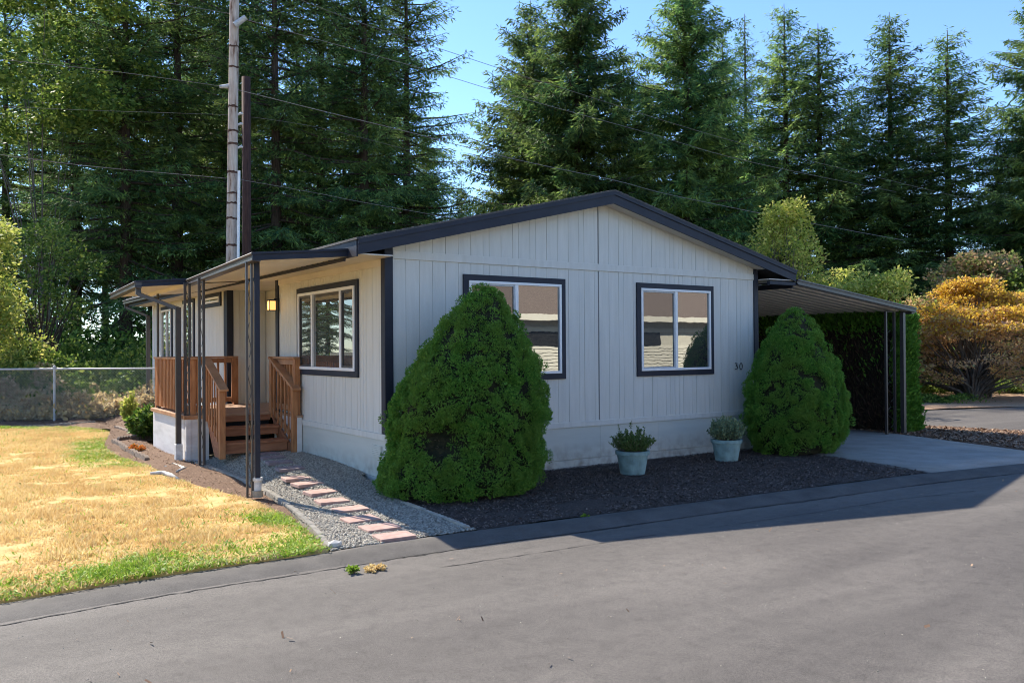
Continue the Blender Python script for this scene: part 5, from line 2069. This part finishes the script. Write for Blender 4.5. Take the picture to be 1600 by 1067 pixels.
def pot_shrub(loc, mat, label, name, cat, R, H, stems, seed, leafL, wood=0.5, spike=None):
    r = np.random.RandomState(seed)
    e = empty(name, loc)
    tag(e, label, cat)
    tb = MB()
    Vs = []
    for i in range(stems):
        a = r.uniform(0, 6.28)
        q = R * math.sqrt(r.rand())
        hh = H * r.uniform(0.62, 1.0) * (1 - 0.45 * (q / R) ** 2)
        if spike and i < len(spike):
            sx_, sy_, hh = spike[i]
        else:
            sx_, sy_ = q * math.cos(a), q * math.sin(a)
        p0 = Vector((sx_ * 0.25, sy_ * 0.25, 0))
        p1 = Vector((sx_ * 0.75, sy_ * 0.75, hh * 0.5))
        p2 = Vector((sx_, sy_, hh))
        tb.tube([p0, p1, p2], [0.004, 0.003, 0.0015], seg=4, cap=False)
        n = int(26 + 40 * hh / H)
        t = r.uniform(0.22, 1.0, n)
        P = np.where(t[:, None] < 0.5, np.array(p0) * (1 - 2 * t[:, None]) + np.array(p1) * 2 * t[:, None],
                     np.array(p1) * (2 - 2 * t[:, None]) + np.array(p2) * (2 * t[:, None] - 1))
        d = unit(r.normal(size=(n, 3)) + np.array([0, 0, 0.7]) + np.array([sx_, sy_, 0]) / R * 0.4)
        L = leafL * r.uniform(0.6, 1.3, n)
        Vs.append(leaf_quads(P, d, unit(r.normal(size=(n, 3))), L, L * 0.42))
    V = np.concatenate(Vs)
    link('leaves', np_mesh('leaves', V.reshape(-1, 3), np.arange(len(V) * 4).reshape(-1, 4)), mat, parent=e)
    tb.build('stems', M['twig'], e)
    return e


p1x, p1y = 3.37, -1.02
pot((p1x, p1y, -0.005), 'teal planter holding a twiggy green shrub, left of the two', 0.235, 0.335)
pot_shrub((p1x, p1y, 0.30), M['potleaf'], 'twiggy small leaved green shrub with a few bare stems in the left pot', 'potted_shrub', 'potted shrub', 0.33, 0.36, 110, 61, 0.034,
          spike=[(-0.25, 0.02, 0.40), (-0.03, 0.0, 0.44), (0.14, 0.03, 0.36), (0.24, 0.0, 0.34)])
p2x, p2y = 5.53, -0.85
pot((p2x, p2y, -0.005), 'teal planter holding a silvery plant, near the corner spruce', 0.235, 0.34)
pot_shrub((p2x, p2y, 0.30), M['lavender'], 'silvery green bushy plant with yellow tips in the right pot', 'potted_lavender', 'potted plant', 0.31, 0.43, 150, 62, 0.042)

# small plants by the porch and bed
x, y = gp(203, 663)
pot_shrub((x, y, 0), M['lime'], 'small upright yellow green shrub in the back bed before the fence', 'young_shrub', 'shrub', 0.22, 0.85, 26, 63, 0.09)
x, y = gp(232, 688)
pot_shrub((x, y + 0.2, 0), M['under'], 'leafy bright green plant leaning on the far end of the deck skirt', 'leafy_plant', 'plant', 0.40, 0.72, 60, 64, 0.11)
x, y = gp(213, 707)
pot_shrub((x, y, 0), M['orangeflower'], 'small orange flowering plant in the bark bed', 'flowering_plant', 'flower', 0.16, 0.14, 26, 65, 0.05)
x, y = gp(550, 889)
pot_shrub((x, y, -0.03), M['greengrass'], 'yellow green weed tuft growing from the road edge crack', 'weed_tuft', 'weed', 0.055, 0.06, 16, 66, 0.022)
pot_shrub((x + 0.20, y - 0.02, -0.03), M['drygrass'], 'flat dry grass tuft beside the weed on the road', 'dry_tuft', 'weed', 0.11, 0.02, 20, 67, 0.025)
x, y = gp(905, 805)
pot_shrub((x, y - 0.1, -0.01), M['greengrass'], 'tiny green weed in the dark mulch near the road', 'weed_sprout', 'weed', 0.05, 0.035, 6, 68, 0.02)

# ------------------------------------------------------------------ chain link fence
f0 = Vector((*spot(-330, 22.2), 0))
f1 = Vector((*spot(300, 22.0), 0))
fence = empty('chain_link_fence', (f0.x, f0.y, 0))
tag(fence, 'galvanised chain link fence across the back of the dry lawn', 'fence')
fd = (f1 - f0)
FL = fd.length
fence.rotation_euler = (0, 0, math.atan2(fd.y, fd.x))
FH = 1.34
m = MB()
m.tube([(0, 0, FH), (FL, 0, FH)], 0.024, seg=8)
m.build('top_rail', M['galv'], fence)
pu = [-250, -80, 86, 255]
for u in pu:
    t = (Vector((*spot(u, 22.1), 0)) - f0).dot(fd.normalized())
    m = MB()
    m.tube([(t, 0.0, -0.1), (t, 0.0, FH + 0.05)], 0.032, seg=8)
    m.lathe([(0.037, 0), (0.037, 0.04), (0.0, 0.06)], (t, 0, FH + 0.04), 8)
    m.build('fence_post', M['galv'], fence)
m = MB()
sp = 0.072
k = -int(FH / sp) - 1
while k * sp < FL:
    for s in (1, -1):
        a0 = k * sp if s == 1 else k * sp + FH
        a1 = a0 + s * FH
        t0, t1 = 0.0, 1.0
        if a0 < 0 and s == 1:
            t0 = -a0 / FH
        if a1 > FL and s == 1:
            t1 = (FL - a0) / FH
        if s == -1:
            if a1 < 0:
                t1 = a0 / FH
            if a0 > FL:
                t0 = (a0 - FL) / FH
        if t1 - t0 > 0.02:
            m.tube([(a0 + (a1 - a0) * t0, 0.004 * s, FH * t0), (a0 + (a1 - a0) * t1, 0.004 * s, FH * t1)], 0.0020, seg=3, cap=False)
    k += 1
m.build('wire_mesh', M['galv'], fence)

# ------------------------------------------------------------------ utility poles and cables
PD1, PD2 = 27.5, 30.0
b = Vector((*spot(358.5, PD1), -0.1))
tp = at(367, -60, PD1)
pole = empty('utility_pole', (b.x, b.y, 0))
tag(pole, 'weathered pale wooden utility pole with dark rings behind the awning', 'utility pole')
tpl = tp - b
m = MB()
n = 14
m.tube([(tpl.x * i / n, tpl.y * i / n, -0.1 + tpl.z * i / n) for i in range(n + 1)], [0.185 - 0.045 * i / n for i in range(n + 1)], seg=16)
m.build('pole_shaft', M['polewood'], pole, smooth=True)
rb_ = random.Random(5)
for v in (74, 106, 168, 206, 226, 270, 303, 318, 342, 384):
    q = at(367 - (v + 60) / 693 * 8.5, v, PD1) - Vector((b.x, b.y, 0))
    fr = q.z / tpl.z
    q = Vector((tpl.x * fr, tpl.y * fr, q.z))
    rr = 0.185 - 0.045 * fr + 0.005
    m = MB()
    pr0 = len(m.v)
    seg = 16
    hts = [(rb_.uniform(0.01, 0.05), rb_.uniform(0.01, 0.06)) for _ in range(seg)]
    for k in range(seg):
        a = 2 * math.pi * k / seg
        m.v.append((q.x + rr * math.cos(a), q.y + rr * math.sin(a), q.z - hts[k][0]))
        m.v.append((q.x + rr * math.cos(a), q.y + rr * math.sin(a), q.z + hts[k][1]))
    for k in range(seg):
        j = (k + 1) % seg
        m.f.append((2 * k, 2 * j, 2 * j + 1, 2 * k + 1))
    m.build('stain_ring', M['poleband'], pole)
q0 = at(373.5, 267, PD1 - 0.22) - Vector((b.x, b.y, 0))
q1 = at(371.5, 470, PD1 - 0.22) - Vector((b.x, b.y, 0))
m = MB()
m.tube([q0, q1], 0.045, seg=10)
m.build('conduit', M['white'], pole)
q = at(375, 32, PD1 - 0.2) - Vector((b.x, b.y, 0))
m = MB()
m.tube([q + Vector((-0.14, 0.08, -0.16)), q + Vector((0.16, -0.10, 0.10))], [0.10, 0.085], seg=12)
m.build('cable_drum', M['galv'], pole)
q = at(352, 136, PD1) - Vector((b.x, b.y, 0))
m = MB()
m.tube([q + Vector((-0.15, 0.1, 0)), q + Vector((0.2, -0.12, 0.03))], [0.05, 0.09], seg=10)
m.build('bracket', M['galv'], pole)

b2 = Vector((*spot(386, PD2), -0.1))
t2 = at(384.5, 121, PD2)
pole2 = empty('utility_pole', (b2.x, b2.y, 0))
tag(pole2, 'shorter dark brown utility pole right behind the pale one', 'utility pole')
m = MB()
m.tube([(0, 0, -0.1), ((t2.x - b2.x), (t2.y - b2.y), t2.z)], [0.165, 0.15], seg=14)
m.build('pole_shaft', M['poledark'], pole2, smooth=True)
for v in (180, 196, 232):
    q = at(376, v, PD2 - 0.1) - Vector((b2.x, b2.y, 0))
    m = MB()
    m.tube([q + Vector((-0.16, 0.05, -0.03)), q + Vector((0, -0.02, 0.05)), q + Vector((0.22, -0.1, 0.0))], [0.03, 0.05, 0.04], seg=7)
    m.build('bracket', M['galv'], pole2)


def cable(pts, label, r=0.0095):
    """pts: (u, v, d) handles on the hanging cable, smoothed"""
    P = [at(*p) for p in pts]
    out = []
    for i in range(len(P) - 1):
        a = P[max(i - 1, 0)]
        b_ = P[i]
        c = P[i + 1]
        d_ = P[min(i + 2, len(P) - 1)]
        for k in range(6):
            t = k / 6
            out.append(0.5 * ((2 * b_) + (c - a) * t + (2 * a - 5 * b_ + 4 * c - d_) * t * t + (3 * b_ - a - 3 * c + d_) * t ** 3))
    out.append(P[-1])
    m = MB()
    m.tube(out, r, seg=5)
    o = m.build('power_cable', M['wire'], smooth=True)
    tag(o, label, 'cable', 'cables strung between poles')


cable([(120, -24, 23), (228, -1, 25), (354, 21, PD1), (369, 27, PD1)], 'cable running from the top left to the pale pole top')
cable([(369, 27, PD1), (503, 64, 28), (681, 114, 29.5), (799, 149.5, 31), (1007, 206.6, 34), (1134, 244, 36.5), (1260, 272, 39), (1400, 300, 43)],
      'second cable down, leaving the pale pole top and crossing the sky gap')
cable([(464, -2, 27), (560, 35, 28), (704, 82, 30), (783, 108, 31), (913, 149, 33), (1051, 193, 35), (1158, 224, 37.5), (1284, 256, 40), (1394, 283, 43), (1512, 311, 46), (1640, 338, 50)],
      'highest cable crossing the blue sky gap')
cable([(-60, 82, 24), (0, 93, 24.5), (170, 111, 26), (352, 136, PD1)], 'cable from the left edge to the bracket on the pale pole')
cable([(352, 136, PD1), (500, 173, 28), (630, 204.6, 29), (720, 228, 30), (826, 254, 31), (964, 283, 33), (1040, 303, 34.5), (1190, 334, 37), (1315, 358, 40), (1414, 376, 43)],
      'third cable down, passing close above the roof ridge', r=0.012)
cable([(-60, 232, 24), (0, 242, 24.5), (150, 261, 26), (354, 279, PD1), (393, 284, 28), (500, 303, 28.6), (560, 315, 29), (689, 338, 30.5), (760, 352, 31.5)], 'lowest cable, passing the white conduit')
cable([(-40, 164, 26), (120, 172, 28), (300, 178, 29.5), (380, 182, PD2), (500, 200, 31), (640, 235, 33)], 'faint cable between the dark pole and the grove', r=0.006)

# ------------------------------------------------------------------ home across the road, mirrored in the front windows
nb = empty('neighbouring_home', (8, -16.0, 0))
tag(nb, 'cream home across the road, seen only as a reflection in the front windows', 'house')
m = MB()
m.box((-18, -7, -0.1), (20, -0.02, 2.95))
m.build('wall', M['tan_siding'], nb)
m = MB()
z = 0.0
while z < 1.8:
    m.hexa([(-18, -0.02, z), (20, -0.02, z), (20, 0.035, z), (-18, 0.035, z), (-18, -0.02, z + 0.115), (20, -0.02, z + 0.115), (20, 0.0, z + 0.115), (-18, 0.0, z + 0.115)])
    z += 0.125
m.build('lap_siding', M['tan_siding'], nb)
m = MB()
m.hexa([(-18.6, 0.55, 2.98), (20.6, 0.55, 2.98), (20.6, -3.6, 4.7), (-18.6, -3.6, 4.7), (-18.6, 0.55, 3.08), (20.6, 0.55, 3.08), (20.6, -3.6, 4.8), (-18.6, -3.6, 4.8)])
m.hexa([(-18.6, -7.6, 2.98), (20.6, -7.6, 2.98), (20.6, -3.6, 4.7), (-18.6, -3.6, 4.7), (-18.6, -7.6, 3.08), (20.6, -7.6, 3.08), (20.6, -3.6, 4.8), (-18.6, -3.6, 4.8)])
m.build('roof', M['brownroof'], nb)
m = MB()
m.box((-18.6, 0.56, 2.84), (20.6, 0.60, 3.06))
m.build('fascia', M['cream'], nb)
m = MB()
m.box((-18, 0.0, 2.42), (20, 0.06, 2.60))
m.build('trim_board', M['cream'], nb)
m = MB()
for xa, xb in ((-12, -6.5), (-5.5, 0.6), (1.6, 7.5), (8.4, 12.5)):
    m.box((xa, 0.0, 1.87), (xb, 0.04, 2.41))
m.build('window', M['darkglass'], nb)
